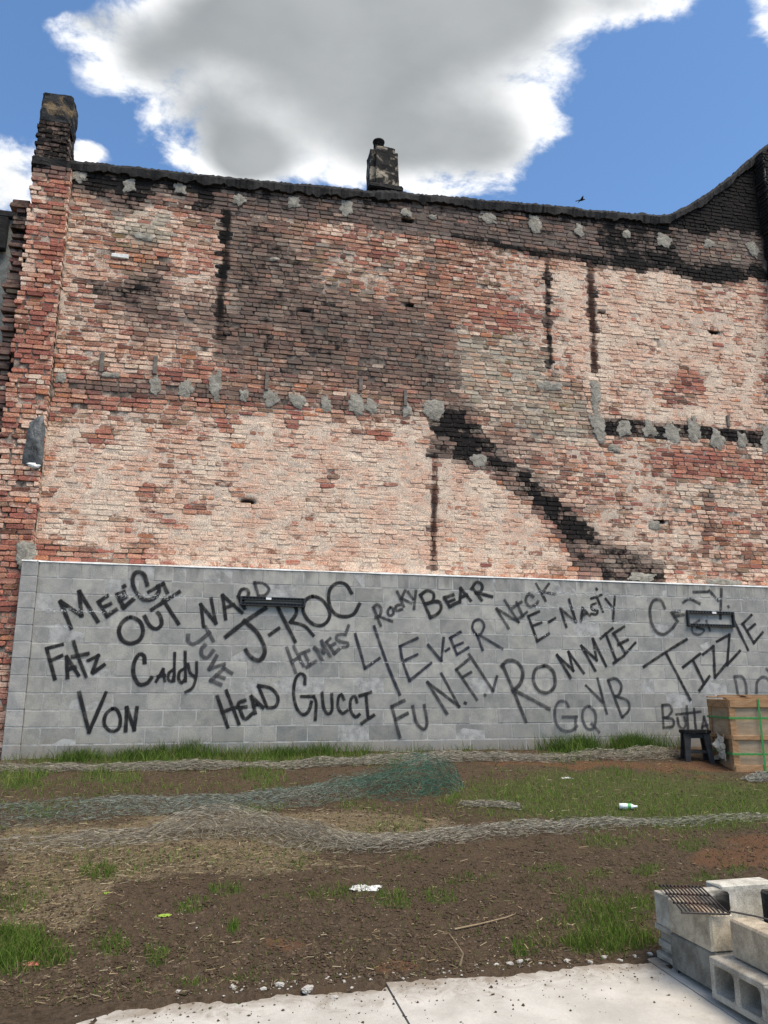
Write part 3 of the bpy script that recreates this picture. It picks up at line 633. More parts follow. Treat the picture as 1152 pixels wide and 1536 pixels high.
# mortar bed behind the bricks: smeared proud where plaster was left, raked out where it burnt
def mortar_sheet(x0, x1, z0, ztop_fn, Y, base, step=.026, thick=.34):
    xs = np.arange(x0, x1+step, step); m = 232
    T = np.linspace(0, 1, m); zt = ztop_fn(xs)
    X = np.repeat(xs[None], m, 0); Z = z0 + (zt[None]-z0)*T[:, None]
    Pm = np.stack([X, np.full_like(X, Y), Z], -1).reshape(-1, 3)
    pl, so, gr, red, px, py = wall_zone(Pm)
    if base is not None: pl, so, gr, red = [np.full(len(pl), b) for b in base]
    nz = fbm(Pm[:, 0]*14, Pm[:, 2]*14, 3, 12); nz2 = fbm(Pm[:, 0]*5, Pm[:, 2]*5, 3, 19)
    rec = .0105 - np.clip(pl-.25, 0, .6)*.016*(1-np.clip(so*1.5, 0, 1)) - (nz-.5)*.018*(.4+pl) - (nz2-.5)*.010
    for h in hole_w: rec = rec + np.exp(-((Pm[:, 0]-h[0])/.09)**2-((Pm[:, 2]-h[2])/.035)**2)*.09; so = np.maximum(so, np.exp(-((Pm[:, 0]-h[0])/.11)**4-((Pm[:, 2]-h[2])/.045)**4)*1.2)  # missing-brick holes: deepened, with their dark shade painted in through the soot channel
    Pm[:, 1] += rec
    lite = np.array([.54, .44, .355]); drk = np.array([.085, .066, .052]); gry = np.array([.40, .37, .31])
    k = np.clip((pl-.15)/.6 + (nz2-.5)*1.2 + (nz-.5)*1.6, 0, 1)[:, None]; c = drk*(1-k)+lite*k; g = np.clip(gr-.2, 0, 1)[:, None]; c = c*(1-g)+gry*g  # low noise turns crumbled joints drk, shadow painted into the mortar colour
    rj = np.clip((red-.75)*4, 0, 1)[:, None]*(so < .3)[:, None]; c = c*(1-.6*rj)+np.array([.55, .46, .40])*.6*rj
    zn = np.stack([np.clip(pl-.22, 0, .62), so*1.08, gr*.7], -1)
    nx = len(xs); I = (np.arange(m-1)[:, None]*nx+np.arange(nx-1)[None]).ravel()
    F = [np.stack([I, I+1, I+nx+1, I+nx], -1)]
    # close the body behind
    B = np.array([[x0, Y+thick, z0], [x1, Y+thick, z0]]); nb = len(Pm)
    V = np.concatenate([Pm, np.stack([xs, np.full(nx, Y+thick), zt], -1), np.stack([xs, np.full(nx, Y+thick), np.full(nx, z0)], -1)])
    i = np.arange(nx-1); tr = (m-1)*nx
    F.append(np.stack([tr+i, tr+i+1, nb+i+1, nb+i], -1)); F.append(np.stack([nb+i, nb+i+1, nb+nx+i+1, nb+nx+i], -1))
    ex = np.zeros((2*nx, 3)); bcx = np.concatenate([c, ex+.12]); znx = np.concatenate([zn, ex+np.array([.1, .5, .1])])
    col = np.arange(m)*nx
    F.append(np.array([[0, nb+nx, nb, tr]])); F.append(np.array([[nx-1, tr+nx-1, nb+nx-1, nb+2*nx-1]]))
    bpart('masonry', mesh_data('masonry', V, F, {'bc': bcx, 'zn': znx}, smooth=True), M['brick'])
mortar_sheet(XW0-.02, XW1+.05, .8, roof_z, YB, None)
mortar_sheet(PX0+.05, PX1-.012, .8, lambda x: np.full(len(x), pz), PY+.004, (.35, .15, .1, .5), thick=.5)
mortar_sheet(-2.84, PX0+.04, .8, lambda x: np.full(len(x), pz-.5), YB+.10, (.1, .85, .1, .2), step=.05)
mortar_sheet(-3.3, -2.82, .8, lambda x: np.full(len(x), at_y(15, 590, YB)[2]), YB+.36, (.1, .95, .1, .2), step=.05)
mb = MB(); mb.box((XW1+.65, YB-.11, .8+.5*(roof_z(XW1)-.85)), (1.2, .23, roof_z(XW1)-.85)); o = bpart('masonry', mesh_data('masonry', np.concatenate(mb.V), [np.concatenate(f) for f in mb.F.values()], {'bc': np.full((8, 3), .16), 'zn': np.tile([.3, .4, .1], (8, 1))}), M['brick'])

# tarred coping along the roof line
def strip_prism(path, hz, dy0, dy1, seed, jit, nseg=160):
    s = np.linspace(path[0, 0], path[-1, 0], nseg); z = np.interp(s, path[:, 0], path[:, 2])
    n1 = (fbm(s*3.1, s*0, 5, seed)-.5)*jit*.55; n2 = (fbm(s*6, s*0+3, 4, seed+5)-.5)*jit; n3 = (fbm(s*7, s*0+7, 4, seed+9)-.5)*jit
    Y = np.full(nseg, YB)
    ringp = [np.stack([s, Y-dy0+n2*.6, z-hz*.75+n3*1.3], -1), np.stack([s, Y-dy0*1.25+n3*.5, z+n1*.5-hz*.1], -1), np.stack([s, Y-dy0*.5, z+hz*.28+n1], -1), np.stack([s, Y+dy1, z+hz*.25+n1], -1), np.stack([s, Y+dy1, z-hz*.9], -1)]
    k = len(ringp); V = np.stack(ringp, 1).reshape(-1, 3); V[:, 1:] += rng.normal(0, .0055, (len(V), 2)); i = np.arange(nseg-1)[:, None]*k; j = np.arange(k)[None]
    return V, [np.stack([i+j, i+(j+1) % k, i+k+(j+1) % k, i+k+j], -1).reshape(-1, 4), np.array([list(range(k)), [(nseg-1)*k+q for q in range(k)][::-1]])]
sel = roof_w[(roof_w[:, 0] > -2.6)]; sel = np.concatenate([[[-2.2, YB, roof_z(-2.2)]], sel])
V, F = strip_prism(sel, .17, .05, .40, 5, .10, 420); bpart('coping', mesh_data('coping', V, F), M['tar'])

# patches of grey mortar where joists were pulled out
PATCH = [(117, 263, 24, 32), (193, 279, 22, 28), (271, 283, 18, 24), (358, 298, 18, 26), (441, 304, 20, 24), (520, 311, 20, 30), (607, 319, 13, 18), (650, 326, 10, 12), (737, 331, 20, 22), (802, 338, 15, 36), (869, 346, 10, 24), (940, 352, 9, 18), (997, 359, 16, 28), (1062, 364, 12, 20), (1131, 375, 12, 32),
         (218, 356, 34, 16), (92, 566, 17, 24), (166, 563, 30, 12), (234, 578, 18, 36), (279, 582, 24, 30), (324, 577, 18, 54), (366, 593, 14, 24), (408, 600, 22, 30), (449, 602, 20, 28), (489, 606, 14, 30), (530, 607, 20, 38), (557, 610, 18, 26), (611, 617, 10, 26), (652, 614, 24, 42), (718, 690, 20, 22), (827, 579, 30, 18), (893, 592, 12, 52), (897, 640, 18, 46), (918, 672, 13, 14),
         (938, 643, 16, 30), (975, 644, 15, 26), (1008, 649, 19, 32), (1040, 645, 13, 48), (1075, 655, 15, 32), (1112, 659, 11, 26), (1148, 655, 12, 48), (984, 788, 12, 16), (964, 866, 30, 14), (1078, 872, 22, 10), (1100, 874, 18, 9), (412, 390, 14, 8)]
def patch_mesh(w, h, thick, seed):
    nr, na = 4, 22; V = [(0, -thick, 0)]; r_ = np.random.default_rng(seed)
    aa = np.arange(na)*2*math.pi/na; rad = 1+sum(.17/k**.6*r_.normal()*np.cos(k*aa+r_.uniform(0, 6.3)) for k in range(1, 7))+.06*r_.normal(size=na); rad = np.clip(rad, .45, 1.5)
    for k in range(1, nr+1):
        q = k/nr
        for j in range(na):
            a = 2*math.pi*j/na; rr = q*rad[j]
            sx = math.copysign(abs(math.cos(a))**.75, math.cos(a)); sz = math.copysign(abs(math.sin(a))**.75, math.sin(a))
            V.append((rr*sx*w/2, (-thick*(1-q**3)*(.75+.5*r_.random())) if k < nr else -.001, rr*sz*h/2))
    F3 = [(0, 1+(j+1) % na, 1+j) for j in range(na)]
    F4 = [(1+(k-1)*na+j, 1+(k-1)*na+(j+1) % na, 1+k*na+(j+1) % na, 1+k*na+j) for k in range(1, nr) for j in range(na)]
    uv = [(0, 0)]+[(k/nr, 0) for k in range(1, nr+1) for j in range(na)]
    return mesh_data('mortar_patch', V, [np.array(F3), np.array(F4)], smooth=True, uv=uv)
for i, (x, y, w, h) in enumerate(PATCH):
    c = at_y(x, y, YB-.006); s = abs(at_y(x+1, y, YB)[0]-c[0]); sv = abs(at_y(x, y+1, YB)[2]-c[2])
    o = link('mortar_patch', patch_mesh(w*s*1.25, h*sv*1.25, .012+.010*rng.random(), 100+i), M['patch'], building, c); o.matrix_parent_inverse = BINV
for (x, y, h) in [(153, 543, 26), (233, 548, 24), (400, 572, 24), (541, 576, 20), (608, 597, 22), (1092, 632, 18)]:
    c = at_y(x, y, YB-.012); mb = MB().box((0, 0, 0), (.05, .05, h*.0115), bev=.006, jit=.002)
    o = link('timber_stub', mb.mesh('timber_stub'), M['timber'], building, c); o.matrix_parent_inverse = BINV
c = at_y(54, 660, PY-.01); o = link('tar_patch', patch_mesh(.24, .78, .06, 5), M['foil'], building, c); o.matrix_parent_inverse = BINV
c = at_y(50, 699, PY-.05); o = link('mortar_patch', patch_mesh(.15, .07, .03, 9), M['bead'], building, c); o.matrix_parent_inverse = BINV
c = at_y(40, 832, PY-.015); o = link('mortar_patch', patch_mesh(.28, .5, .04, 19), M['patch'], building, c); o.matrix_parent_inverse = BINV
c = at_y(6, 990, YB+.02); o = link('plaster_patch', patch_mesh(.5, .75, .06, 29), M['white_plaster'], building, c); o.matrix_parent_inverse = BINV
c = at_y(180, 384, YB-.012); mb = MB().box((0, 0, 0), (.24, .03, .06), bev=.008, jit=.004); o = link('mortar_patch', mb.mesh('mortar_patch'), M['bead'], building, c); o.matrix_parent_inverse = BINV

# chimneys
def rough_box(size, cuts, amp, seed, taper=0.0, rnd=.02):
    bm = bmesh.new(); bmesh.ops.create_cube(bm, size=1); bmesh.ops.scale(bm, vec=Vector(size), verts=bm.verts); bmesh.ops.bevel(bm, geom=bm.edges[:], offset=rnd, segments=2, affect='EDGES')
    bmesh.ops.subdivide_edges(bm, edges=[e for e in bm.edges if e.calc_length() > max(.35*min(size), 2.2*rnd*.6)], cuts=cuts, use_grid_fill=True)
    bm.verts.index_update(); V = np.array([v.co[:] for v in bm.verts]); d = {}
    for f in bm.faces: d.setdefault(len(f.verts), []).append([v.index for v in f.verts])
    bm.free()
    W = V; k = 1 - taper*(V[:, 2]/size[2]+.5); W[:, 0] *= k; W[:, 1] *= k
    for a in range(3):
        W[:, a] += (fbm(W[:, 0]*7+W[:, 1]*5+a*9, W[:, 2]*7+W[:, 1]*3, 4, seed+a)-.5)*amp*(1 if a < 2 else .5)
    return mesh_data('rough', W, [np.array(q) for q in d.values()])
zb = at_y(75, 246, PY)[2]; ztop = at_y(80, 138, PY)[2]; zm = zb+(ztop-zb)*.52
cxl = at_y(46, 246, PY)[0]; cxr = at_y(101, 246, PY)[0]; cxm = (cxl+cxr)/2; cw = cxr-cxl
CB = Bricks()
zc = np.arange(zb+.1, zm+.05, PITCHZ)
for k, z in enumerate(zc):
    L = .2; xs = np.arange(cxl+.05-(.1 if k % 2 else 0), cxr, L)
    for x in xs:
        a = max(x, cxl+.02); b = min(x+L, cxr-.02)
        if b-a < .05: continue
        CB.lay(np.array([[(a+b)/2, PY, z]]), (1, 0, 0), (0, -1, 0), np.array([(b-a)/2-.005]), np.array([.030]), rng.normal(.008, .008, 1), rng.normal(0, .02, 1), (np.array([.25]), np.array([.82]), np.array([.15]), np.array([.35]), np.array([80.]), np.array([200.])))
    for j in range(2):
        CB.lay(np.array([[cxr-.01, PY+.12+.2*j, z]]), (0, 1, 0), (1, 0, 0), np.array([.095]), np.array([.030]), rng.normal(.008, .008, 1), rng.normal(0, .02, 1), (np.array([.2]), np.array([.75]), np.array([.15]), np.array([.2]), np.array([80.]), np.array([200.])))
def chimney_body(w, d, z0, z1, x, y, mat, seed, amp=.05, **kw):
    me = rough_box((w, d, z1-z0), 9, amp, seed, **kw); me.name = 'chimney'
    o = link('chimney', me, mat, building, (x, y, (z0+z1)/2)); o.matrix_parent_inverse = BINV; return o
ch = chimney_body(cw-.06, .42, zb-.15, ztop, cxm+.015, PY+.225, M['tar_wrap'], 41, .05, taper=.02, rnd=.02)
ch['label'] = 'tall square chimney, tarred upper half over sooty bricks, at the wall corner'
CINV = Matrix.Translation(-Vector(ch.location))
CB.finish(ch, 'brickwork', 0, M['brick'], CINV)
mb = rough_box((cw-.045, .45, .92*(ztop-zm)), 9, .07, 47, taper=.03, rnd=.03); mb.name = 'render_coat'
o = link('render_coat', mb, M['tar_wrap'], ch, (cxm+.02, PY+.22, ztop-.455*(ztop-zm))); o.matrix_parent_inverse = CINV
mb = rough_box((cw+.06, .5, .16), 9, .06, 51); mb.name = 'flashing'
o = link('flashing', mb, M['tar'], ch, (cxm+.02, PY+.23, zb+.02)); o.matrix_parent_inverse = CINV
YC = YB+.62
a = at_y(551, 285, YC); b = at_y(601, 287, YC); tz = at_y(575, 214, YC)[2]
ch2 = chimney_body((b-a)[0]-.07, .5, a[2]-.35, tz, (a+b)[0]/2+.03, YC+.25, M['sooty_stucco'], 61, .05, taper=.03, rnd=.09)
ch2['label'] = 'short stuccoed chimney with flaking soot, standing on the middle of the roof line'
C2INV = Matrix.Translation(-Vector(ch2.location))
pot = MB(); c = at_y(568, 215, YC+.2); pot.tube([(0, 0, -.12), (0, 0, 0), (0, 0, .005), (0, 0, .03), (0, 0, .05), (0, 0, .06)], np.array([.09, .09, .105, .105, .08, .04]), 14)
o = pot.build('chimney_pot', M['tar'], ch2, c, smooth=True); o.matrix_parent_inverse = C2INV
mb = rough_box(((b-a)[0]+.01, .56, .10), 8, .04, 71); mb.name = 'flashing'
o = link('flashing', mb, M['tar'], ch2, ((a+b)[0]/2, YC+.1, a[2]+.0)); o.matrix_parent_inverse = C2INV

# grey stuccoed neighbour seen past the corner
nb_t = at_y(15, 327, YB+1.2)[2]
nb = tag(empty('neighbour_building', (-6.2, YB+2.2, .8)), 'dark grey stuccoed building just past the ragged brick corner, dark roof edge', 'building')
NINV = Matrix.Translation(-Vector(nb.location))
mb = MB().box((-6.3, YB+2.2, (nb_t+.8)/2), (6.9, 2.0, nb_t-.8), bev=.01); o = mb.build('wall', M['grey_stucco'], nb); o.matrix_parent_inverse = NINV
mb = MB().box((-6.3, YB+2.18, nb_t+.03), (7.0, 2.1, .12), bev=.02); o = mb.build('roof_edge', M['tar'], nb); o.matrix_parent_inverse = NINV
c = at_y(3, 350, YB+1.1); mb = MB().box((c[0]-.04, YB+1.12, c[2]), (.22, .12, .55), bev=.015); o = mb.build('gutter_box', M['tar'], nb); o.matrix_parent_inverse = NINV
c = at_y(8, 562, YB+1.1); mb = MB().box((c[0]-1.2, YB+1.15, c[2]), (3.0, .1, .10), bev=.02); o = mb.build('ledge', M['tar'], nb); o.matrix_parent_inverse = NINV

# ------------------------------------------------------------------ concrete block wall
BX0 = -2.02; BX1 = 8.95
bw = tag(empty('block_wall', (3.4, DC+.1, .8)), 'grey concrete block wall covered in black spray painted names', 'wall')
WINV = Matrix.Translation(-Vector(bw.location))
def wpart(name, me, mat, loc=None, parent=None):
    o = link(name, me, mat, parent or bw, loc); o.matrix_parent_inverse = WINV; return o
def block_mesh(l, seed, h=.1935, d=.19):
    mb = MB().box((0, 0, 0), (l, d, h), bev=.005, jit=.0009); return mb.mesh('block')
bm_cache = {}
def bmesh_for(l):
    k = (round(l, 2), int(rng.integers(0, 4)))
    if k not in bm_cache: bm_cache[k] = block_mesh(k[0]-.0098 if k[0] > .3 else k[0]-.009, 1)
    return bm_cache[k]
tones = np.array([(.258, .260, .255), (.238, .240, .238), (.272, .273, .266), (.222, .226, .225), (.252, .254, .245), (.285, .285, .277)])
rest = MB()
for k in range(12):
    z = ZT - C8*(k+.5)
    if k == 0:
        x = BX0; L = []
        while x < BX1: l = rng.choice([.16, .2, .24, .4]); L.append((x, l)); x += l
    else:
        x = BX0 + (0 if k % 2 else -.2032); L = []
        while x < BX1+.8: L.append((x, .4064)); x += .4064
    for (x, l) in L:
        a = max(x, BX0); b = x+l
        if b-a < .06: continue
        loc = ((a+b)/2, DC+.095+rng.normal(0, .0012), z+rng.normal(0, .0006))
        if a > BX1-.1: rest.box(loc, (b-a-.0095, .19, .1935), bev=.005); continue
        o = wpart('block', bmesh_for(b-a), M['block'], loc)
        t = tones[rng.integers(0, len(tones))]*rng.uniform(.96, 1.04)*(1.17 if k < 8 else 1.08)*np.array([1.035, 1.0, .935])
        if rng.random() < (.10 if k < 6 else .2): t = t*.90
        o.color = (*t, 1)
o = wpart('block_masonry', rest.mesh('block_masonry'), M['block']); o.color = (.25, .255, .26, 1); o['kind'] = 'stuff'
mb = MB().box(((BX0+BX1+.9)/2, DC+.0965, (ZT+.72)/2-.003), (BX1+.9-BX0, .1885, ZT-.72), bev=.003); wpart('mortar', mb.mesh('mortar'), M['block_mortar'])
# end pier, a little proud of the wall
pmesh = [MB().box((0, 0, 0), (.197, .25, .195), bev=.006, jit=.001).mesh('pier_block') for _ in range(3)]
for k in range(13):
    z = ZT+.01 - C8*(k+.5)
    o = wpart('pier_block', pmesh[k % 3], M['block'], (BX0-.101, DC+.085, z)); o.color = (*(np.array([.315, .305, .285])*rng.uniform(.92, 1.06)), 1)
mb = MB().box((BX0-.101, DC+.086, (ZT+.62)/2-.01), (.188, .245, ZT-.62)); wpart('mortar', mb.mesh('mortar'), M['block_mortar'])
# white mortar bead along the top
s = np.linspace(BX0-.2, BX1+.8, 220); nn = fbm(s*6, s*0, 3, 91); y0 = np.where(s < BX0, DC-.045, DC-.006)
V = np.stack([np.stack([s, y0-.004*nn, np.full(220, ZT-.003-.008*nn)], -1), np.stack([s, y0+.004, ZT+.004+.014*nn], -1), np.stack([s, np.full(220, YB+.01), ZT+.012+.03*fbm(s*4, s*0+2, 3, 95)], -1), np.stack([s, np.full(220, YB+.01), np.full(220, ZT-.01)], -1)], 1).reshape(-1, 3)
i = np.arange(219)[:, None]*4; j = np.arange(4)[None]; wpart('mortar_bead', mesh_data('mortar_bead', V, [np.stack([i+j, i+(j+1) % 4, i+4+(j+1) % 4, i+4+j], -1).reshape(-1, 4)]), M['bead'])

# ------------------------------------------------------------------ spray paint
def mat_spray(name, col, strength):
    t = NT(name); uv = t.n('ShaderNodeUVMap').outputs[0]; s = t.n('ShaderNodeSeparateXYZ'); t.l(uv, s.inputs[0]); p = t.pos()
    n = t.noise(p, 160, 3, .7); n2 = t.noise(p, 12, 4, .6)
    v = t.math('ABSOLUTE', s.outputs[1])
    core = t.ramp(t.math('ADD', v, t.math('MULTIPLY_ADD', n, .35, -.17)), .84, .44)
    mist = t.math('MULTIPLY', t.ramp(v, 1.0, .3), .30)
    a = t.math('MAXIMUM', core, mist)
    a = t.math('MULTIPLY', a, t.ramp(s.outputs[0], 0.0, .35)); a = t.math('MULTIPLY', a, t.math('MULTIPLY', t.math('MULTIPLY_ADD', t.ramp(n2, .3, .6), .36, .64), strength))
    a = t.math('MULTIPLY', a, t.math('MULTIPLY_ADD', t.ramp(n, .68, .74), -.7, 1.0))
    return t.bsdf(col, .7, spec=.25, alpha=a)
SPRAY = {'k': mat_spray('black_spray', (.012, .012, .013), .97), 'd': mat_spray('thin_black_spray', (.022, .023, .026), .78), 'f': mat_spray('faded_black_spray', (.05, .052, .058), .74), 'b': mat_spray('blue_black_spray', (.016, .018, .03), .88)}
def catmull(pts, step=.02):
    P = np.asarray(pts, float)
    if len(P) < 3:
        n = max(2, int(np.linalg.norm(P[-1]-P[0])/step)); t = np.linspace(0, 1, n)[:, None]; return P[0]*(1-t)+P[-1]*t
    closed = np.linalg.norm(P[0]-P[-1]) < 1e-6
    Q = np.concatenate([[P[-2] if closed else 2*P[0]-P[1]], P, [P[1] if closed else 2*P[-1]-P[-2]]]); out_ = []
    for i in range(1, len(Q)-2):
        n = max(2, int(np.linalg.norm(Q[i+1]-Q[i])/step)); t = np.linspace(0, 1, n, endpoint=False)[:, None]
        a, b, c, d = Q[i-1], Q[i], Q[i+1], Q[i+2]
        out_.append(.5*((2*b)+(-a+c)*t+(2*a-5*b+4*c-d)*t**2+(-a+3*b-3*c+d)*t**3))
    out_.append(P[-1:]); return np.concatenate(out_)
CROP = {7: (0, 820, 2.88), 8: (380, 820, 2.88), 9: (752, 820, 2.88), 2: (200, 830, 4.8), 3: (400, 830, 4.8)}
layer = [0]
def word(crop, kind, strokes, width=.056, mat=None):
    ox, oy, sc = CROP[crop]; V = []; UV = []; F = []; n0 = 0
    for st_ in strokes:
        pts = np.array([at_y(ox+u/sc, oy+v/sc, DC)[[0, 2]] for u, v in st_])
        C_ = catmull(pts, .025)
        if len(C_) < 2: C_ = np.repeat(C_, 2, 0)
        tg = np.gradient(C_, axis=0); tg /= np.linalg.norm(tg, axis=1)[:, None]+1e-9
        w = width*(1+.14*(fbm(np.arange(len(C_))*.2, np.zeros(len(C_)), 2, layer[0])-.5)*2)*.72
        # round the ends
        C_ = np.concatenate([[C_[0]-tg[0]*w[0]*.8], C_, [C_[-1]+tg[-1]*w[-1]*.8]]); tg = np.concatenate([tg[:1], tg, tg[-1:]]); w = np.concatenate([w[:1], w, w[-1:]])
        nrm = np.stack([-tg[:, 1], tg[:, 0]], -1)
        y = DC-.0045-.00035*layer[0]; layer[0] = (layer[0]+1) % 14
        m = len(C_); d = np.concatenate([[0], np.cumsum(np.linalg.norm(np.diff(C_, axis=0), axis=1))]); u = np.minimum(d, d[-1]-d)/(width*.9)
        for sgn in (-1, -.5, 0, .5, 1):
            q = C_+nrm*(w*sgn)[:, None]; V.append(np.stack([q[:, 0], np.full(m, y), q[:, 1]], -1)); UV.append(np.stack([u, np.full(m, sgn)], -1))
        i = np.arange(m-1)
        for k in range(4): F.append(n0+np.stack([k*m+i, k*m+i+1, (k+1)*m+i+1, (k+1)*m+i], -1))
        n0 += 5*m
    wpart('graffiti_word', mesh_data('graffiti_word', np.concatenate(V), [np.concatenate(F)], uv=np.concatenate(UV)), mat or SPRAY[kind])
word(7, 'k', [[(308, 352), (262, 238)], [(262, 236), (352, 298)], [(352, 298), (343, 195)], [(343, 195), (422, 322)], [(465, 212), (427, 238)], [(427, 240), (462, 300)], [(462, 300), (502, 272)], [(445, 262), (478, 246)], [(538, 170), (534, 172)], [(535, 196), (507, 206)], [(507, 206), (535, 262)], [(535, 262), (575, 228)], [(518, 232), (545, 216)],
              [(636, 164), (622, 120), (590, 110), (573, 140), (585, 190), (622, 228), (662, 224), (688, 192), (684, 170)], [(642, 196), (705, 160)], [(705, 160), (722, 198)]])
word(7, 'k', [[(565, 305), (530, 325), (514, 362), (526, 400), (560, 418), (600, 405), (618, 368), (605, 325), (565, 305)], [(625, 302), (648, 342), (676, 355), (698, 335), (692, 300), (682, 286)], [(655, 272), (775, 195)], [(705, 230), (770, 332)]])
word(7, 'k', [[(237, 570), (202, 440)], [(202, 440), (270, 422)], [(218, 492), (268, 470)], [(292, 565), (288, 475)], [(288, 475), (340, 555)], [(292, 530), (325, 520)], [(318, 410), (340, 480), (372, 560)], [(315, 475), (380, 462)], [(380, 492), (425, 470)], [(425, 470), (400, 540)], [(402, 545), (450, 510)]], .05)
word(7, 'k', [[(625, 500), (622, 472), (602, 465), (580, 500), (577, 550), (600, 594), (635, 590), (655, 565)]], .056)
word(7, 'k', [[(675, 582), (705, 530)], [(705, 530), (712, 580)], [(682, 560), (712, 556)], [(755, 460), (752, 580)], [(750, 530), (730, 545), (727, 572), (742, 582), (752, 560)], [(800, 455), (802, 580)], [(798, 525), (776, 540), (772, 572), (785, 588), (800, 570)], [(812, 508), (822, 545), (842, 562)], [(850, 500), (848, 560), (832, 608), (802, 628)]], .042)
word(7, 'k', [[(343, 632), (385, 800)], [(458, 630), (385, 800)], [(485, 700), (457, 725), (451, 768), (480, 797), (513, 785), (520, 742), (506, 706), (485, 700)], [(543, 795), (548, 695)], [(548, 695), (580, 790)], [(580, 790), (592, 695)]], .05)
word(7, 'k', [[(880, 345), (868, 250)], [(868, 250), (932, 330)], [(932, 330), (912, 225)], [(975, 312), (962, 210)], [(962, 210), (1045, 285)], [(970, 265), (1010, 250)], [(1056, 266), (1030, 215)], [(1030, 214), (1042, 186), (1066, 184), (1074, 208), (1046, 234)]], .05)
word(8, 'd', [[(5, 155), (22, 212)], [(5, 155), (42, 158), (68, 182), (52, 208), (22, 212)]], .04)
word(2, 'f', [[(520, 530), (575, 630)], [(395, 590), (395, 630), (430, 655), (490, 620), (548, 570)], [(515, 662), (490, 690), (495, 735), (530, 752), (575, 702)], [(600, 738), (548, 832)], [(548, 832), (655, 797)], [(652, 826), (560, 915)], [(652, 826), (708, 862)], [(600, 878), (652, 898)], [(560, 915), (630, 945)]], .055)
word(2, 'k', [[(665, 600), (800, 495), (950, 395)], [(800, 487), (890, 570), (945, 680), (932, 748), (890, 770), (835, 735), (810, 695)]], .06)
word(3, 'k', [[(22, 585), (88, 538)], [(78, 385), (205, 635)], [(150, 375), (205, 385), (212, 435), (172, 495)], [(175, 495), (270, 522), (335, 590)], [(330, 310), (278, 340), (263, 415), (305, 487), (370, 520), (428, 500), (455, 440), (430, 372), (385, 325), (330, 310)], [(610, 285), (572, 226), (512, 213), (458, 255), (446, 335), (478, 420), (540, 455), (622, 440), (668, 365)]], .052)
word(3, 'f', [[(145, 680), (208, 858)], [(195, 670), (265, 810)], [(180, 780), (235, 745)], [(245, 722), (305, 698)], [(272, 715), (310, 800)], [(290, 818), (355, 775)], [(345, 680), (398, 768)], [(345, 680), (410, 715)], [(410, 715), (396, 632)], [(396, 632), (456, 740)], [(458, 612), (430, 638)], [(430, 638), (488, 720)], [(488, 720), (520, 690)], [(460, 668), (490, 650)], [(548, 582), (512, 588), (502, 616), (540, 638), (584, 645), (580, 670), (548, 676)], [(590, 520), (566, 585)]], .05)
word(2, 'k', [[(605, 1030), (680, 1250)], [(670, 990), (760, 1225)], [(640, 1142), (730, 1110)], [(802, 1058), (760, 1075), (752, 1110)], [(765, 1110), (812, 1105)], [(768, 1115), (785, 1170), (808, 1192), (858, 1152)], [(878, 1150), (850, 1030)], [(850, 1030), (935, 1110)], [(865, 1098), (900, 1088)]], .05)
word(8, 'k', [[(22, 602), (58, 690)], [(22, 600), (76, 612), (106, 650), (96, 690), (62, 696)]], .048)
word(3, 'k', [[(275, 940), (274, 885), (242, 866), (208, 905), (194, 1005), (214, 1108), (260, 1160), (302, 1135), (322, 1070)], [(250, 1030), (338, 1030)], [(338, 1030), (356, 1075), (350, 1195)], [(398, 1005), (410, 1108), (440, 1155), (470, 1128), (468, 1015)], [(556, 1050), (537, 1014), (516, 1040), (514, 1108), (545, 1152), (580, 1130)], [(650, 1070), (635, 1028), (606, 1050), (604, 1128), (638, 1178), (666, 1160)], [(670, 1025), (750, 1000)], [(715, 1015), (730, 1182)], [(685, 1222), (770, 1165)]], .046)
word(8, 'd', [[(520, 265), (550, 340)], [(518, 262), (535, 250), (552, 268), (546, 298), (528, 305)], [(540, 300), (598, 322)], [(592, 262), (580, 280), (588, 298), (605, 290), (603, 268), (592, 262)], [(636, 250), (616, 256), (619, 276), (642, 270)], [(622, 195), (650, 258)], [(656, 188), (640, 222)], [(640, 222), (682, 244)], [(668, 196), (690, 226)], [(702, 190), (694, 268)]], .045)
word(8, 'k', [[(722, 210), (765, 305)], [(722, 208), (750, 190), (778, 202), (774, 234), (742, 246)], [(748, 246), (798, 236), (812, 262), (795, 290), (766, 305)], [(862, 208), (825, 220)], [(825, 220), (848, 258)], [(848, 258), (885, 240)], [(838, 240), (868, 228)], [(892, 240), (896, 180)], [(896, 180), (938, 232)], [(897, 218), (922, 208)], [(948, 180), (985, 230)], [(942, 182), (964, 152), (988, 166), (984, 190), (960, 199)], [(965, 199), (1030, 215)]], .05)
word(8, 'd', [[(1050, 268), (1102, 352)], [(1052, 268), (1145, 325)], [(1145, 325), (1085, 232)]], .045)
word(9, 'd', [[(65, 240), (92, 300)], [(48, 264), (86, 238)], [(70, 314), (110, 282)], [(136, 215), (118, 204), (105, 230), (120, 257), (148, 250), (158, 236)], [(150, 160), (190, 232)], [(205, 160), (176, 200)], [(176, 195), (232, 205)]], .045)
word(9, 'k', [[(162, 280), (116, 300)], [(116, 300), (155, 408)], [(155, 408), (205, 375)], [(135, 342), (172, 328)], [(205, 325), (232, 308)], [(280, 345), (255, 268)], [(255, 268), (322, 325)], [(322, 325), (292, 228)], [(345, 318), (350, 265)], [(350, 265), (382, 298)], [(348, 296), (368, 288)], [(408, 244), (388, 254), (394, 272), (415, 276), (410, 292), (388, 290)], [(388, 224), (432, 208)], [(412, 218), (438, 280)], [(410, 182), (412, 184)], [(450, 225), (480, 262)], [(490, 215), (482, 318)]], .042)
word(8, 'b', [[(440, 378), (482, 525)], [(482, 525), (545, 482)], [(522, 345), (575, 500), (632, 638)]], .045)
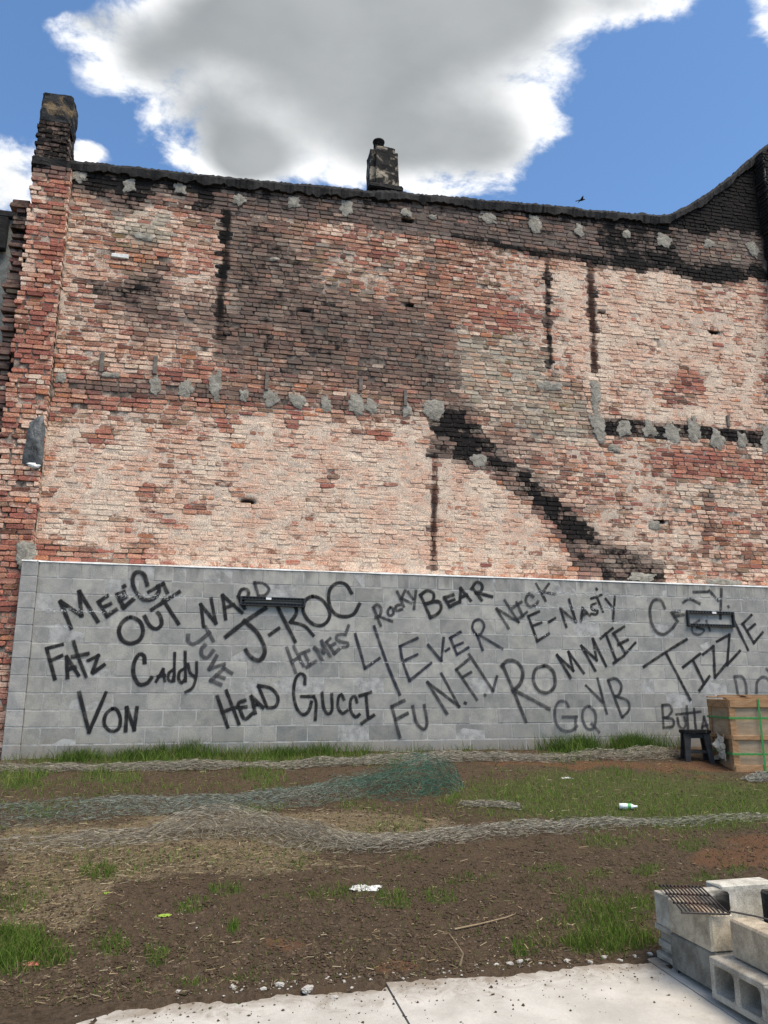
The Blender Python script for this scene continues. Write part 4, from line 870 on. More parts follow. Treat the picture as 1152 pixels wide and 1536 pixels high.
word(8, 'b', [[(708, 395), (632, 430)], [(634, 430), (645, 495), (675, 578)], [(675, 578), (768, 502)], [(655, 490), (708, 465)], [(755, 425), (812, 492)], [(812, 492), (822, 395)], [(830, 450), (846, 440)], [(895, 368), (850, 394)], [(850, 394), (880, 465)], [(880, 465), (928, 436)], [(868, 430), (905, 415)], [(966, 380), (990, 445)], [(966, 380), (946, 352), (954, 322), (980, 315), (997, 340), (986, 370), (966, 380)], [(978, 382), (1075, 440)]], .042)
word(8, 'd', [[(632, 822), (598, 690)], [(598, 690), (650, 665)], [(618, 745), (665, 720)], [(688, 690), (704, 758), (735, 788), (750, 762), (738, 685)]], .05)
word(8, 'd', [[(835, 720), (752, 585)], [(752, 585), (888, 690)], [(888, 690), (812, 548)], [(914, 675), (916, 676)], [(965, 660), (877, 530)], [(877, 530), (930, 486)], [(905, 562), (940, 542)], [(932, 465), (1035, 622)], [(1000, 640), (1001, 641)], [(1035, 622), (1052, 560)]], .046)
word(9, 'd', [[(5, 512), (55, 630), (105, 755)], [(0, 516), (28, 492), (68, 500), (92, 542), (80, 592), (48, 622)], [(60, 622), (205, 700)], [(182, 515), (147, 530), (138, 578), (160, 620), (200, 630), (230, 600), (226, 546), (203, 520), (182, 515)]], .056)
word(9, 'k', [[(298, 565), (240, 468)], [(240, 468), (310, 535)], [(310, 535), (290, 455)], [(290, 455), (355, 545)], [(405, 535), (345, 428)], [(345, 428), (412, 490)], [(412, 490), (395, 398)], [(395, 398), (452, 515)], [(428, 396), (480, 352)], [(450, 375), (495, 490)], [(485, 502), (530, 470)], [(530, 345), (482, 375)], [(485, 375), (535, 460)], [(535, 462), (578, 415)], [(505, 422), (545, 402)]], .044)
word(9, 'd', [[(365, 600), (436, 670)], [(415, 570), (455, 720)], [(462, 580), (520, 735)], [(462, 576), (495, 570), (518, 600), (508, 638), (490, 646)], [(495, 646), (544, 665), (551, 704), (524, 735)]], .045)
word(9, 'f', [[(290, 690), (278, 670), (250, 668), (232, 700), (236, 760), (262, 792), (300, 795), (326, 775)], [(265, 735), (325, 735)], [(320, 735), (320, 790)], [(380, 690), (356, 702), (350, 742), (370, 785), (400, 780), (406, 722), (380, 690)], [(390, 765), (422, 800)]], .045)
word(9, 'd', [[(705, 265), (690, 234), (660, 230), (642, 265), (646, 320), (667, 364), (700, 378), (735, 355), (752, 333)], [(735, 285), (760, 322)], [(740, 284), (768, 280)], [(750, 300), (785, 294)], [(785, 242), (812, 226), (855, 245)], [(830, 196), (890, 195)], [(898, 190), (936, 232)], [(950, 182), (946, 310)], [(980, 258), (981, 260)]], .05)
word(9, 'f', [[(855, 318), (826, 338), (826, 370), (855, 380), (876, 360), (845, 350)], [(885, 320), (900, 362)]], .04)
word(9, 'k', [[(615, 518), (710, 455), (800, 400)], [(712, 462), (815, 660)], [(785, 520), (858, 462)], [(828, 492), (875, 590)], [(855, 620), (898, 560)], [(870, 465), (915, 430)], [(915, 430), (922, 565)], [(922, 565), (975, 502)], [(930, 410), (985, 380)], [(985, 380), (975, 510)], [(975, 510), (1030, 450)], [(1005, 320), (1065, 445)], [(1080, 295), (1040, 335)], [(1042, 332), (1090, 415)], [(1090, 415), (1128, 370)], [(1065, 360), (1095, 335)]], .046)
word(9, 'd', [[(695, 685), (700, 780)], [(695, 684), (724, 684), (736, 708), (718, 734), (700, 738)], [(705, 738), (740, 746), (741, 774), (700, 782)], [(760, 740), (768, 774), (785, 785), (796, 765), (790, 735)], [(800, 690), (806, 790)], [(832, 700), (840, 790)], [(755, 725), (860, 712)], [(865, 795), (875, 735)], [(875, 735), (896, 800)], [(868, 775), (890, 770)], [(920, 690), (932, 800)], [(920, 688), (950, 690), (955, 720), (930, 740)]], .042)
word(9, 'f', [[(1008, 562), (1022, 640)], [(1008, 560), (1040, 562), (1056, 595), (1058, 640)], [(1102, 630), (1104, 585), (1130, 562), (1156, 580), (1165, 640)], [(1145, 528), (1152, 535)]], .05)
# pale efflorescence and scuffs along some bed joints
def mat_chalk():
    t = NT('white_salts'); uv = t.n('ShaderNodeUVMap').outputs[0]; s = t.n('ShaderNodeSeparateXYZ'); t.l(uv, s.inputs[0]); p = t.pos()
    n = t.noise(p, 45, 6, .75); a = t.math('MULTIPLY', t.ramp(n, .52, .62), t.ramp(t.math('ABSOLUTE', s.outputs[1]), 1.0, .2)); a = t.math('MULTIPLY', a, t.ramp(s.outputs[0], 0, 2.5))
    return t.bsdf((.66, .67, .66), .95, spec=.1, alpha=t.math('MULTIPLY', a, .8))
MCH = mat_chalk()
def stain(x0, x1, y, w, crop=7):
    a = at_y(x0, y, DC); b = at_y(x1, y, DC); z = ZT-C8*round((ZT-(a[2]+b[2])/2)/C8)
    n = 24; xs = np.linspace(a[0], b[0], n); u = np.minimum(xs-xs[0], xs[-1]-xs)/.05
    V = np.concatenate([np.stack([xs, np.full(n, DC-.0105), np.full(n, z+w*k)], -1) for k in (-1, 0, 1)]); UV = np.concatenate([np.stack([u, np.full(n, k)], -1) for k in (-1, 0, 1)])
    i = np.arange(n-1); F = np.concatenate([np.stack([q*n+i, q*n+i+1, (q+1)*n+i+1, (q+1)*n+i], -1) for q in (0, 1)])
    wpart('white_stain', mesh_data('white_stain', V, [F], uv=UV), MCH)
for q in [(150, 300, 893, .06), (60, 175, 914, .05), (55, 120, 938, .03), (780, 1000, 890, .06), (790, 960, 912, .06), (840, 960, 932, .05), (780, 900, 952, .04), (960, 1150, 896, .05), (1000, 1090, 918, .05), (560, 800, 946, .02), (400, 700, 990, .015), (820, 1000, 975, .02)]: stain(*q)

# soot run down the old chases in the brick wall
def mat_run(name, col):
    t = NT(name); uv = t.n('ShaderNodeUVMap').outputs[0]; q = t.n('ShaderNodeSeparateXYZ'); t.l(uv, q.inputs[0]); p = t.pos()
    n = t.noise(p, 13, 8, .72, .5); n2 = t.noise(p, 4, 4, .6)
    a = t.ramp(t.math('ADD', t.math('ABSOLUTE', q.outputs[1]), t.math('MULTIPLY_ADD', n, 2.6, -1.3)), .80, .30)
    a = t.math('MULTIPLY', a, t.math('MULTIPLY', t.ramp(q.outputs[0], 0, .15), t.math('MULTIPLY_ADD', t.ramp(n2, .4, .62), .6, .25)))
    return t.bsdf(col, .95, spec=.1, alpha=a)
RUN = {'k': mat_run('black_soot_run', (.010, .0095, .009)), 'r': mat_run('brown_soot_run', (.045, .022, .016))}
for k_, (kind, w_, pts) in enumerate([('k', .085, [(342, 306), (339, 350), (341, 380), (333, 430), (331, 470), (329, 514)]), ('k', .058, [(819, 376), (821, 430), (822, 480), (825, 520), (826, 556)]), ('r', .08, [(884, 386), (886, 440), (889, 490), (890, 530), (892, 562)]), ('r', .06, [(651, 682), (652, 740), (651, 800), (651, 862)]), ('k', .10, [(690, 362), (730, 368), (780, 375), (860, 388)])]):
    C_ = catmull(np.array([at_y(x, y, YB)[[0, 2]] for x, y in pts]), .05); m = len(C_); tg = np.gradient(C_, axis=0); tg /= np.linalg.norm(tg, axis=1)[:, None]; nr_ = np.stack([-tg[:, 1], tg[:, 0]], -1)
    u = np.minimum(np.arange(m), m-1-np.arange(m))*.05; V = []; UV = []
    for q in (-1, 0, 1): e = C_+nr_*w_*q; V.append(np.stack([e[:, 0], np.full(m, YB-.016-.001*k_), e[:, 1]], -1)); UV.append(np.stack([u, np.full(m, q)], -1))
    i = np.arange(m-1); bpart('soot_run', mesh_data('soot_run', np.concatenate(V), [np.concatenate([np.stack([q*m+i, q*m+i+1, (q+1)*m+i+1, (q+1)*m+i], -1) for q in (0, 1)])], uv=np.concatenate(UV)), RUN[kind])

# ------------------------------------------------------------------ steel brackets on the block wall
M['steel'] = simple('black_steel', (.014, .014, .015), .5, .4, 20, spec=.5)
M['sticker'] = simple('white_sticker', (.7, .7, .7), .6, .1, 20)
def bracket(x0, x1, y0, y1, label, slots):
    a = at_y(x0, (y0+y1)/2, DC-.03); b = at_y(x1, (y0+y1)/2, DC-.03); cx_ = (a+b)/2; W = b[0]-a[0]
    zt = at_y((x0+x1)/2, y0, DC-.03)[2]; zb_ = at_y((x0+x1)/2, y1, DC-.03)[2]; H = zt-zb_
    root = tag(empty('wall_bracket', (cx_[0], DC, (zt+zb_)/2)), label, 'bracket', 'steel brackets on the block wall')
    root.rotation_euler = (0, R(.6), 0)
    hr = .036 if not slots else H*.36
    for sgn in (1, -1):
        m = MB(); zc_ = sgn*(H/2-hr/2)
        m.box((0, -.028, zc_+hr*.42), (W, .045, .010)); m.box((0, -.028, zc_-hr*.42), (W, .045, .010)); 
        if slots: m.box((0, -.012, zc_), (W*.99, .006, hr*.8))
        n = int(W/.045)
        for k in range(n): m.box((-W/2+(k+.5)*W/n, -.03, zc_), (.014, .03, hr*.82), rot=roty(.35 if slots else 0))
        m.build('rail', M['steel'], root)
    for sgn in (1, -1): MB().box((sgn*(W/2-.012), -.03, 0), (.026, .05, H*.985), bev=.003).build('end_bar', M['steel'], root)
    MB().box((-.06 if slots else .05, -.056, H/2-.022), (.07, .003, .03)).build('sticker', M['sticker'], root)
bracket(360, 458, 896, 909, 'narrow closed black steel bracket with slotted rails across the block wall', True)
bracket(1031, 1101, 917, 940, 'open rectangular black steel bracket frame fixed to the block wall', False)

# ------------------------------------------------------------------ barbecue pit of loose blocks
def mat_pit():
    t = NT('weathered_block'); p = t.pos(); oi = t.n('ShaderNodeObjectInfo'); N = t.n('ShaderNodeNewGeometry').outputs['Normal']
    n1 = t.noise(p, 9, 6, .65, .5); n2 = t.noise(p, 170, 3, .7); n3 = t.noise(p, 22, 5, .65)
    c = t.mix(1.0, oi.outputs['Color'], t.mix(t.ramp(n2, .3, .7), (.72, .69, .63), (1.14, 1.09, 1.0)), 'MULTIPLY')
    c = t.mix(1.0, c, t.mix(t.ramp(n1, .3, .7), (.66, .64, .60), (1.25, 1.25, 1.22)), 'MULTIPLY')
    c = t.mix(t.math('MULTIPLY', t.ramp(n3, .58, .72), .45), c, (.16, .12, .085))
    # soot baked on around the fire bed
    d = t.vmath('DISTANCE', t.vmath('MULTIPLY', p, (1, 1, .55)), (3.18, 4.24, .17))
    c = t.mix(t.ramp(t.math('ADD', d, t.math('MULTIPLY_ADD', n1, .22, -.11)), .36, .20), c, (.012, .0115, .011))
    return t.bsdf(c, .93, t.bump(t.math('ADD', n2, n3), .5, .006), spec=.15)
M['pit'] = mat_pit()
def solid_block(name, x0, x1, y0, y1, z0, h, label, col, rz=0, groove=False, rest='concrete blocks of the barbecue pit'):
    L, Dp = x1-x0, y1-y0; m = MB()
    if groove:       # flanged sash end: two ledges with a recessed web between
        m.box((.012, 0, h*.09), (L-.024, Dp, h*.18), bev=.004, jit=.0012); m.box((.012, 0, h*.91), (L-.024, Dp, h*.18), bev=.004, jit=.0012)
        m.box((.03, 0, h*.5), (L-.06, Dp-.004, h*.64), bev=.004, jit=.001); m.box((.02, 0, h*.42), (L-.045, Dp-.002, h*.2), bev=.004, jit=.001)
    else:
        m.box((0, 0, h/2), (L, Dp, h), bev=.009, jit=.0022)
    o = m.build(name, M['pit'], None, ((x0+x1)/2, (y0+y1)/2, z0), (0, 0, R(rz))); o.color = (*col, 1)
    return tag(o, label, 'concrete block', rest)
Z1 = .064; HB = .19; Z2 = Z1+HB+.002
solid_block('concrete_block', 2.74, 3.13, 4.445, 4.635, Z1, HB, 'ledged concrete block at the far bottom corner of the pit', (.34, .335, .32), groove=True)
solid_block('concrete_block', 2.742, 2.93, 4.03, 4.438, Z1, HB, 'dark grey bottom concrete block in the pit side under the tan block', (.20, .20, .195))
solid_block('concrete_block', 3.14, 3.53, 4.44, 4.63, Z1, HB, 'bottom concrete block under the pale topped block at the pit rear', (.27, .265, .25))
solid_block('concrete_block', 3.37, 3.56, 4.03, 4.42, Z1, HB, 'bottom concrete block under the sooty block', (.27, .265, .25))
solid_block('concrete_block', 2.755, 3.16, 4.44, 4.60, Z2, HB-.004, 'upper concrete block at the far corner, its end pale and inner face sooty', (.40, .395, .38), rz=-.6)
solid_block('concrete_block', 2.738, 2.875, 4.03, 4.432, Z2, HB-.004, 'tan stained upper concrete block carrying the steel grate', (.45, .41, .35))
solid_block('concrete_block', 2.795, 2.935, 3.55, 3.955, Z2, HB-.004, 'brown stained upper concrete block set back on the hollow block', (.40, .35, .29), rz=-1.5)
solid_block('concrete_block', 3.20, 3.60, 4.58, 4.73, Z2-.03, HB+.03, 'concrete block with a clean white top edge at the pit rear', (.50, .50, .485))
solid_block('concrete_block', 3.385, 3.57, 4.06, 4.46, Z2, HB-.004, 'soot blackened upper concrete block inside the pit', (.08, .078, .075))
# hollow block lying with its two cores facing the sidewalk
def hollow_block(x0, x1, y0, y1, z0, h, label, col):
    Dx, L = x1-x0, y1-y0; m = MB(); w = .034
    m.box((0, 0, w/2), (Dx, L, w), bev=.005); m.box((0, 0, h-w/2), (Dx, L, w), bev=.005)
    for q in (-L/2+w/2, 0, L/2-w/2): m.box((0, q, h/2), (Dx-.004, w*(1.25 if q == 0 else 1), h-2*w+.012), bev=.004)
    for q0, q1 in ((-L/2+w, -w*.6), (w*.6, L/2-w)):        # rounded fillets in the core corners
        for qq, sy in ((q0, 1), (q1, -1)):
            for zz, sz in ((w, 1), (h-w, -1)):
                r_ = .022; a = [(0, 0)]+[(r_*(1-math.sin(k*math.pi/8)), r_*(1-math.cos(k*math.pi/8))) for k in range(5)]
                V = [(s_*Dx/2*.985, qq+sy*p_, zz+sz*q_) for s_ in (-1, 1) for p_, q_ in a]
                n = len(a); m.add(V, [np.array([[k, (k+1) % n, n+(k+1) % n, n+k] for k in range(n)]), np.array([list(range(n)), [n+k for k in range(n)][::-1]])])
    m.box((Dx/2-.012, 0, h/2), (.02, L-.02, h-.02))
    o = m.build('concrete_block', M['pit'], None, ((x0+x1)/2, (y0+y1)/2, z0)); o.color = (*col, 1)
    return tag(o, label, 'concrete block', 'concrete blocks of the barbecue pit')
hollow_block(2.70, 2.91, 3.60, 4.02, Z1-.01, HB+.008, 'hollow concrete block on its side with two open cores facing the sidewalk', (.37, .36, .345))
hollow_block(2.69, 2.90, 3.19, 3.59, Z1-.015, HB+.008, 'second hollow concrete block, nearest the camera at the picture edge', (.36, .35, .335))
me = rough_box((.46, .42, .17), 9, .02, 33); me.name = 'ash_bed'
M['ash'] = simple('ash_and_rust', (.11, .075, .05), .95, .5, 30, spec=.1, coord='pos', bump=.9)
tag(link('ash_bed', me, M['ash'], None, (3.155, 4.235, Z1+.09)), 'rusty brown ash bed inside the block barbecue pit', 'ash')
# grate
gc = [np.array(q) for q in ((2.82, 4.64), (3.046, 4.557), (2.831, 4.007), (2.594, 4.062))]
gcen = sum(gc)/4; gdir = ((gc[0]-gc[3])+(gc[1]-gc[2]))/2; glen = np.linalg.norm(gdir); gdir /= glen; gw = .25
M['iron'] = simple('burnt_iron', (.03, .022, .02), .6, .7, 40, spec=.5, bump=.5)
M['iron_hot'] = simple('rusted_iron', (.07, .035, .026), .65, .6, 40, spec=.4, bump=.5)
gr_root = tag(empty('grill_grate', (gcen[0], gcen[1], Z2+HB), math.atan2(gdir[1], gdir[0])), 'black iron grill grate lying askew over the tan stained block', 'grate')
for k in range(12):
    yk = -gw/2+.008+k*(gw-.016)/11
    MB().box((0, yk, .013), (glen, .0075, .010), bev=.002).build('bar', M['iron_hot'] if 3 < k < 9 else M['iron'], gr_root)
for xk in (-glen/2, -glen/6, glen/6, glen/2): MB().box((xk, 0, .006), (.011, gw, .010), bev=.002).build('crossbar', M['iron'], gr_root)
tag(MB().tube([(2.87, 4.05, Z2+HB+.004), (2.98, 3.98, Z2+HB-.01), (3.09, 3.99, Z2+HB-.04)], .005, 6).build('steel_rod', M['iron']), 'thin steel rod leaning beside the grate', 'rod')

# ------------------------------------------------------------------ wooden crate
def mat_wood(name, a, b, sc=(3, 3, 26)):
    t = NT(name); p = t.vmath('MULTIPLY', t.obj(), sc); n = t.noise(p, 1.6, 5, .6, .6); n2 = t.noise(t.obj(), 60, 3, .6)
    c = t.mix(t.ramp(n, .3, .7), a, b); c = t.mix(1.0, c, t.mix(n2, (.75, .75, .75), (1.25, 1.25, 1.25)), 'MULTIPLY')
    return t.bsdf(c, .8, t.bump(n, .4, .004), spec=.2)
M['ply'] = mat_wood('pale_plywood', (.30, .215, .135), (.44, .33, .22), (2, 2, 9))
M['batten'] = mat_wood('pine_batten', (.27, .145, .07), (.42, .26, .14), (4, 4, 14))
M['strap'] = simple('green_strap', (.05, .23, .06), .5, .2, 30)
c0 = on_ground(1103, 1157); c1 = on_ground(1080, 1142); dirv = (c1-c0)[:2]; dd = np.linalg.norm(dirv); dirv /= dd
ztop_c = (CAM + ray(1103, 1048)*((c0[:2]@ray(1103, 1157)[:2])/(ray(1103, 1048)[:2]@ray(1103, 1157)[:2])))[2]
CH = ztop_c - c0[2]; CD = .85; CWD = 1.05
ry = np.array([-dirv[1], dirv[0]])*-1
croot = tag(empty('wooden_crate', (c0[0], c0[1], c0[2]-.01), math.atan2(ry[1], ry[0])), 'pale plywood shipping crate with pine battens and green straps beside the stool', 'crate')
def cp(name, c, size, mat, bev=.003, rot=None): return MB().box((0, 0, 0), size, bev=bev, rot=rot).build(name, mat, croot, c)
HZ = CH*.47
for (z0, z1) in ((.03, HZ-.01), (HZ+.01, CH-.07)):
    cp('panel', (CWD/2, .02, (z0+z1)/2), (CWD-.06, .012, z1-z0), M['ply']); cp('panel', (.02, CD/2, (z0+z1)/2), (.012, CD-.06, z1-z0), M['ply'])
    cp('panel', (CWD/2, CD-.02, (z0+z1)/2), (CWD-.06, .012, z1-z0), M['ply']); cp('panel', (CWD-.02, CD/2, (z0+z1)/2), (.012, CD-.06, z1-z0), M['ply'])
for xx in (.03, CWD*.52, CWD-.03):
    cp('post', (xx, .004, CH/2), (.075, .022, CH), M['batten']); cp('post', (xx, CD-.004, CH/2), (.075, .022, CH), M['batten'])
for yy in (.05, CD-.05): cp('post', (.003, yy, CH/2), (.022, .075, CH-.002), M['batten'])
for zz, hh in ((.045, .085), (HZ, .055), (CH-.05, .10)):
    cp('rail', (CWD/2, -.008, zz), (CWD-.01, .018, hh), M['batten']); cp('rail', (-.009, CD/2, zz), (.018, CD-.02, hh), M['batten']); cp('rail', (CWD/2, CD+.008, zz), (CWD-.01, .018, hh), M['batten'])
for k, (xx, yy, L, a) in enumerate([(.5, .06, 1.05, 2), (.5, .22, 1.1, -8), (.55, .42, 1.05, -14), (.6, .60, .95, 5), (.5, .78, 1.05, 0), (.3, .4, .8, 80)]):
    cp('lid_slat', (xx, yy, CH+.012+.018*(k % 3)), (L, .07, .018), M['batten'], rot=rotz(R(a)))
for zz in (.22, CH*.74):
    cp('strap', (CWD/2, -.021, zz), (CWD+.04, .004, .026), M['strap'], .001); cp('strap', (-.021, CD/2, zz), (.004, CD+.04, .026), M['strap'], .001)
cp('strap', (.36, -.024, CH/2), (.026, .004, CH+.02), M['strap'], .001)
def crumple(name, w, d, h, seed, mat, n=18):
    u = np.linspace(-1, 1, n); U, V_ = np.meshgrid(u, u)
    ed = 1+.25*(fbm(U*2+5, V_*2, 2, seed)-.5)*2
    X = U*w/2*ed+(fbm(U*3, V_*3, 2, seed+1)-.5)*w*.4; Y = V_*d/2*ed+(fbm(U*3, V_*3+9, 2, seed+2)-.5)*d*.4
    rdg = np.abs(fbm(U*2.5, V_*2.5+4, 3, seed+3)-.5)*2; Z = h*(1-.6*np.maximum(np.abs(U), np.abs(V_)))*(rdg*1.3+.15)
    I = (np.arange(n-1)[:, None]*n+np.arange(n-1)[None]).ravel()
    me = mesh_data(name, np.stack([X, Y, Z], -1).reshape(-1, 3), [np.stack([I, I+1, I+n+1, I+n], -1)], smooth=False)
    o = link(name, me, mat); md = o.modifiers.new('thickness', 'SOLIDIFY'); md.thickness = .002; return o
M['paper'] = simple('white_paper', (.56, .55, .52), .8, .12, 20, bump=.3)
M['cream'] = simple('cream_paper', (.50, .44, .36), .85, .2, 20, bump=.3)
cw_m = Matrix.Translation(croot.location) @ Matrix.Rotation(croot.rotation_euler.z, 4, 'Z')
o = crumple('paper_wad', .3, .22, .14, 3, M['cream']); o.matrix_world = cw_m @ Matrix.Translation((-.03, .3, HZ-.12)) @ Matrix.Rotation(R(-90), 4, 'Y')
tag(o, 'crumpled cream paper sticking out of the crate side', 'paper')
q = on_ground(1082, 1141); o = crumple('cardboard_scrap', .2, .12, .12, 8, M['cream']); o.location = Vector(q)+Vector((-.02, 0, .01)); tag(o, 'torn cream cardboard scrap on the ground between stool and crate', 'scrap')

# ------------------------------------------------------------------ stool
f0 = on_ground(1030, 1143); f1 = on_ground(1066, 1144); M['blackwood'] = simple('worn_black_wood', (.014, .014, .015), .6, .8, 14, spec=.4)
M['chipped'] = mat_stucco('chipped_black_paint', (.014, .014, .015), (.30, .25, .18), .66, 9)
W = float(np.linalg.norm(f1-f0)); mid_ = (f0+f1)/2; HS = .41
stool = tag(empty('stool', (mid_[0]+.05, mid_[1]+.10, mid_[2]), R(-20)), 'low black wooden stool with a chipped seat, beside the crate', 'stool')
bm = bmesh.new(); bmesh.ops.create_circle(bm, cap_ends=True, segments=24, radius=1)
for v in bm.verts:
    a = math.atan2(v.co.y, v.co.x); r_ = 1/((abs(math.cos(a))**3.2+abs(math.sin(a))**3.2)**(1/3.2)); v.co = Vector((math.cos(a)*r_*(W*.60), math.sin(a)*r_*.145, 0))
ext = bmesh.ops.extrude_face_region(bm, geom=bm.faces[:]); bmesh.ops.translate(bm, vec=(0, 0, .042), verts=[g for g in ext['geom'] if isinstance(g, bmesh.types.BMVert)])
bmesh.ops.recalc_face_normals(bm, faces=bm.faces); bmesh.ops.bevel(bm, geom=[e for e in bm.edges if e.calc_face_angle(0) > .8], offset=.007, segments=2, affect='EDGES')
me = bpy.data.meshes.new('seat'); bm.to_mesh(me); bm.free(); link('seat', me, M['chipped'], stool, (0, 0, HS-.042))
for sx in (-1, 1):
    for sy in (-1, 1):
        top = np.array([sx*W*.36, sy*.075, HS-.03]); bot = np.array([sx*W*.47, sy*.125, -.02]); m = MB(); V = []
        for p_, a_, b_ in ((bot, .030, .026), ((top+bot)/2, .036, .028), (top, .044, .032)): V += [(p_[0]-a_, p_[1]-b_, p_[2]), (p_[0]+a_, p_[1]-b_, p_[2]), (p_[0]+a_, p_[1]+b_, p_[2]), (p_[0]-a_, p_[1]+b_, p_[2])]
        m.add(V, [np.array([[k*4+j, k*4+(j+1) % 4, k*4+4+(j+1) % 4, k*4+4+j] for k in (0, 1) for j in range(4)]), np.array([[3, 2, 1, 0], [8, 9, 10, 11]])]); m.build('leg', M['blackwood'], stool)
for sy in (-1, 1): MB().box((0, sy*.105, .13), (W*.84, .02, .035), bev=.003).build('stretcher', M['blackwood'], stool)
for sx in (-1, 1): MB().box((sx*W*.42, 0, .17), (.02, .2, .035), bev=.003).build('stretcher', M['blackwood'], stool)
MB().box((0, -.085, HS-.075), (W*.74, .018, .06), bev=.003).build('apron', M['blackwood'], stool)

# ------------------------------------------------------------------ netting left on the lot
def ribbons(A, B, w, up=None):
    """thin flat strips between point arrays A and B"""
    d = B-A; L = np.linalg.norm(d, axis=1)[:, None]+1e-9; d = d/L
    r_ = rng.normal(0, 1, A.shape); r_[:, 2] *= .5; s_ = np.cross(d, r_); s_ /= np.linalg.norm(s_, axis=1)[:, None]+1e-9; s_ = s_*np.asarray(w).reshape(-1, 1)/2
    V = np.stack([A-s_, A+s_, B+s_, B-s_], 1).reshape(-1, 3); n = len(A); F = np.arange(n*4).reshape(n, 4); return V, F
def path_of(pts):
    P = np.array([on_ground(x, y)[:2] for x, y, *_ in pts]); par = np.array([q[2:] for q in pts], float)
    d = np.concatenate([[0], np.cumsum(np.linalg.norm(np.diff(P, axis=0), axis=1))]); return P, par, d
def netting(name, label, pts, layers, across, cell, colA, colB, fibres, seed, strand=.003, lum=1.0):
    P, par, d = path_of(pts); n = max(10, int(d[-1]/cell)); s = np.linspace(0, d[-1], n)
    cx_ = np.interp(s, d, P[:, 0]); cy_ = np.interp(s, d, P[:, 1]); hw = np.interp(s, d, par[:, 0])*(.75+.6*fbm(s*1.3, s*0, 3, seed+7)); ht = np.interp(s, d, par[:, 1])*(.2+1.0*fbm(s*1.7, s*0+4, 3, seed+9)); gm = np.interp(s, d, par[:, 2]); dens_ = np.interp(s, d, par[:, 3]) if par.shape[1] > 3 else np.ones(n)
    tx = np.gradient(cx_); ty = np.gradient(cy_); tl = np.hypot(tx, ty); nx2, ny2 = -ty/tl, tx/tl
    AV = []; BV = []; CC = []; DD = []
    for L in range(layers):
        t = np.linspace(-1, 1, across); S, T = np.meshgrid(s, t, indexing='ij')
        f1_ = fbm(S*3+L*7, T*1.5, 3, seed+L)-.5; f2_ = fbm(S*6+L*3, T*4, 3, seed+20+L)-.5; f3_ = fbm(S*2.5, T*2.2+L, 3, seed+40+L)-.5
        off = (T*.95+f1_*.8)*hw[:, None]; along = f2_*cell*3
        X = cx_[:, None]+nx2[:, None]*off+(tx/tl)[:, None]*along; Y = cy_[:, None]+ny2[:, None]*off+(ty/tl)[:, None]*along
        Z = gz(X, Y)+.012+ht[:, None]*(1-np.clip(np.abs(off/np.maximum(hw[:, None], .01)), 0, 1)**2)*((L+.6)/layers)*(.35+1.5*np.clip(f3_+.5, 0, 1)) + np.abs(f2_)*.03
        Q = np.stack([X, Y, Z], -1)+rng.normal(0, .003, (n, across, 3)); mix_ = np.clip(gm[:, None]+(fbm(S*2, T, 3, seed+60)-.5)*.8, 0, 1)
        col = (np.array(colA)[None, None]*(1-mix_[..., None])+np.array(colB)[None, None]*mix_[..., None])
        for a, b, c in ((Q[:-1], Q[1:], col[:-1]), (Q[:, :-1], Q[:, 1:], col[:, :-1])):
            AV.append(a.reshape(-1, 3)); BV.append(b.reshape(-1, 3)); CC.append(c.reshape(-1, 3)); DD.append(np.broadcast_to(dens_[:a.shape[0], None], a.shape[:2]).ravel())
    for k in range(fibres):         # loose strands pulled out of the net
        i0 = int(rng.integers(0, n-6)); m = int(min(n-i0-1, rng.integers(8, 60))); idx = i0+np.arange(m); ph = rng.uniform(-1, 1)
        w_ = fbm(np.arange(m)*.12+k*3.7, np.full(m, ph*5), 3, seed+80)-.5; o_ = (ph*.85+w_*1.6)*hw[idx]
        X = cx_[idx]+nx2[idx]*o_; Y = cy_[idx]+ny2[idx]*o_; Z = gz(X, Y)+.012+ht[idx]*(1-np.clip(np.abs(o_/hw[idx]), 0, 1)**2)*rng.uniform(.3, 1.35)+np.abs(fbm(np.arange(m)*.2+k, np.zeros(m), 2, seed+90)-.5)*.08
        Q = np.stack([X, Y, Z], -1); g_ = min(1.0, float(gm[idx].mean())); c = (np.array(colA)*(1-g_)+np.array(colB)*g_)*rng.uniform(.8, 1.5)
        AV.append(Q[:-1]); BV.append(Q[1:]); CC.append(np.tile(c, (m-1, 1))); DD.append(dens_[idx[:-1]])
    A = np.concatenate(AV); B = np.concatenate(BV); c = np.concatenate(CC)*lum; keep_ = (rng.random(len(A)) < .9*np.concatenate(DD))&(np.linalg.norm(A-B, axis=1) < .3); A, B, c = A[keep_], B[keep_], c[keep_]*rng.uniform(.6, 1.4, (keep_.sum(), 1))
    V, F = ribbons(A, B, strand*rng.uniform(.7, 1.5, len(A)))
    return tag(link(name, mesh_data(name, V, [F], {'bc': np.repeat(c, 4, 0)}), M['fibre']), label, 'netting', 'netting left on the lot')
TAN = (.25, .22, .17); GRN = (.06, .13, .095); GRY = (.25, .25, .215)
netting('netting_roll', 'long rope of tan netting lying along the foot of the block wall', [(-30, 1158, .09, .06, .1), (120, 1155, .09, .06, .1), (300, 1153, .1, .06, .1), (470, 1149, .11, .07, .1), (600, 1143, .14, .08, .3), (690, 1139, .16, .09, .3), (800, 1141, .13, .08, .1), (900, 1139, .14, .09, .1), (980, 1136, .16, .11, .1), (1018, 1134, .1, .06, .1)], 3, 7, .045, TAN, GRY, 420, 200, .0028)
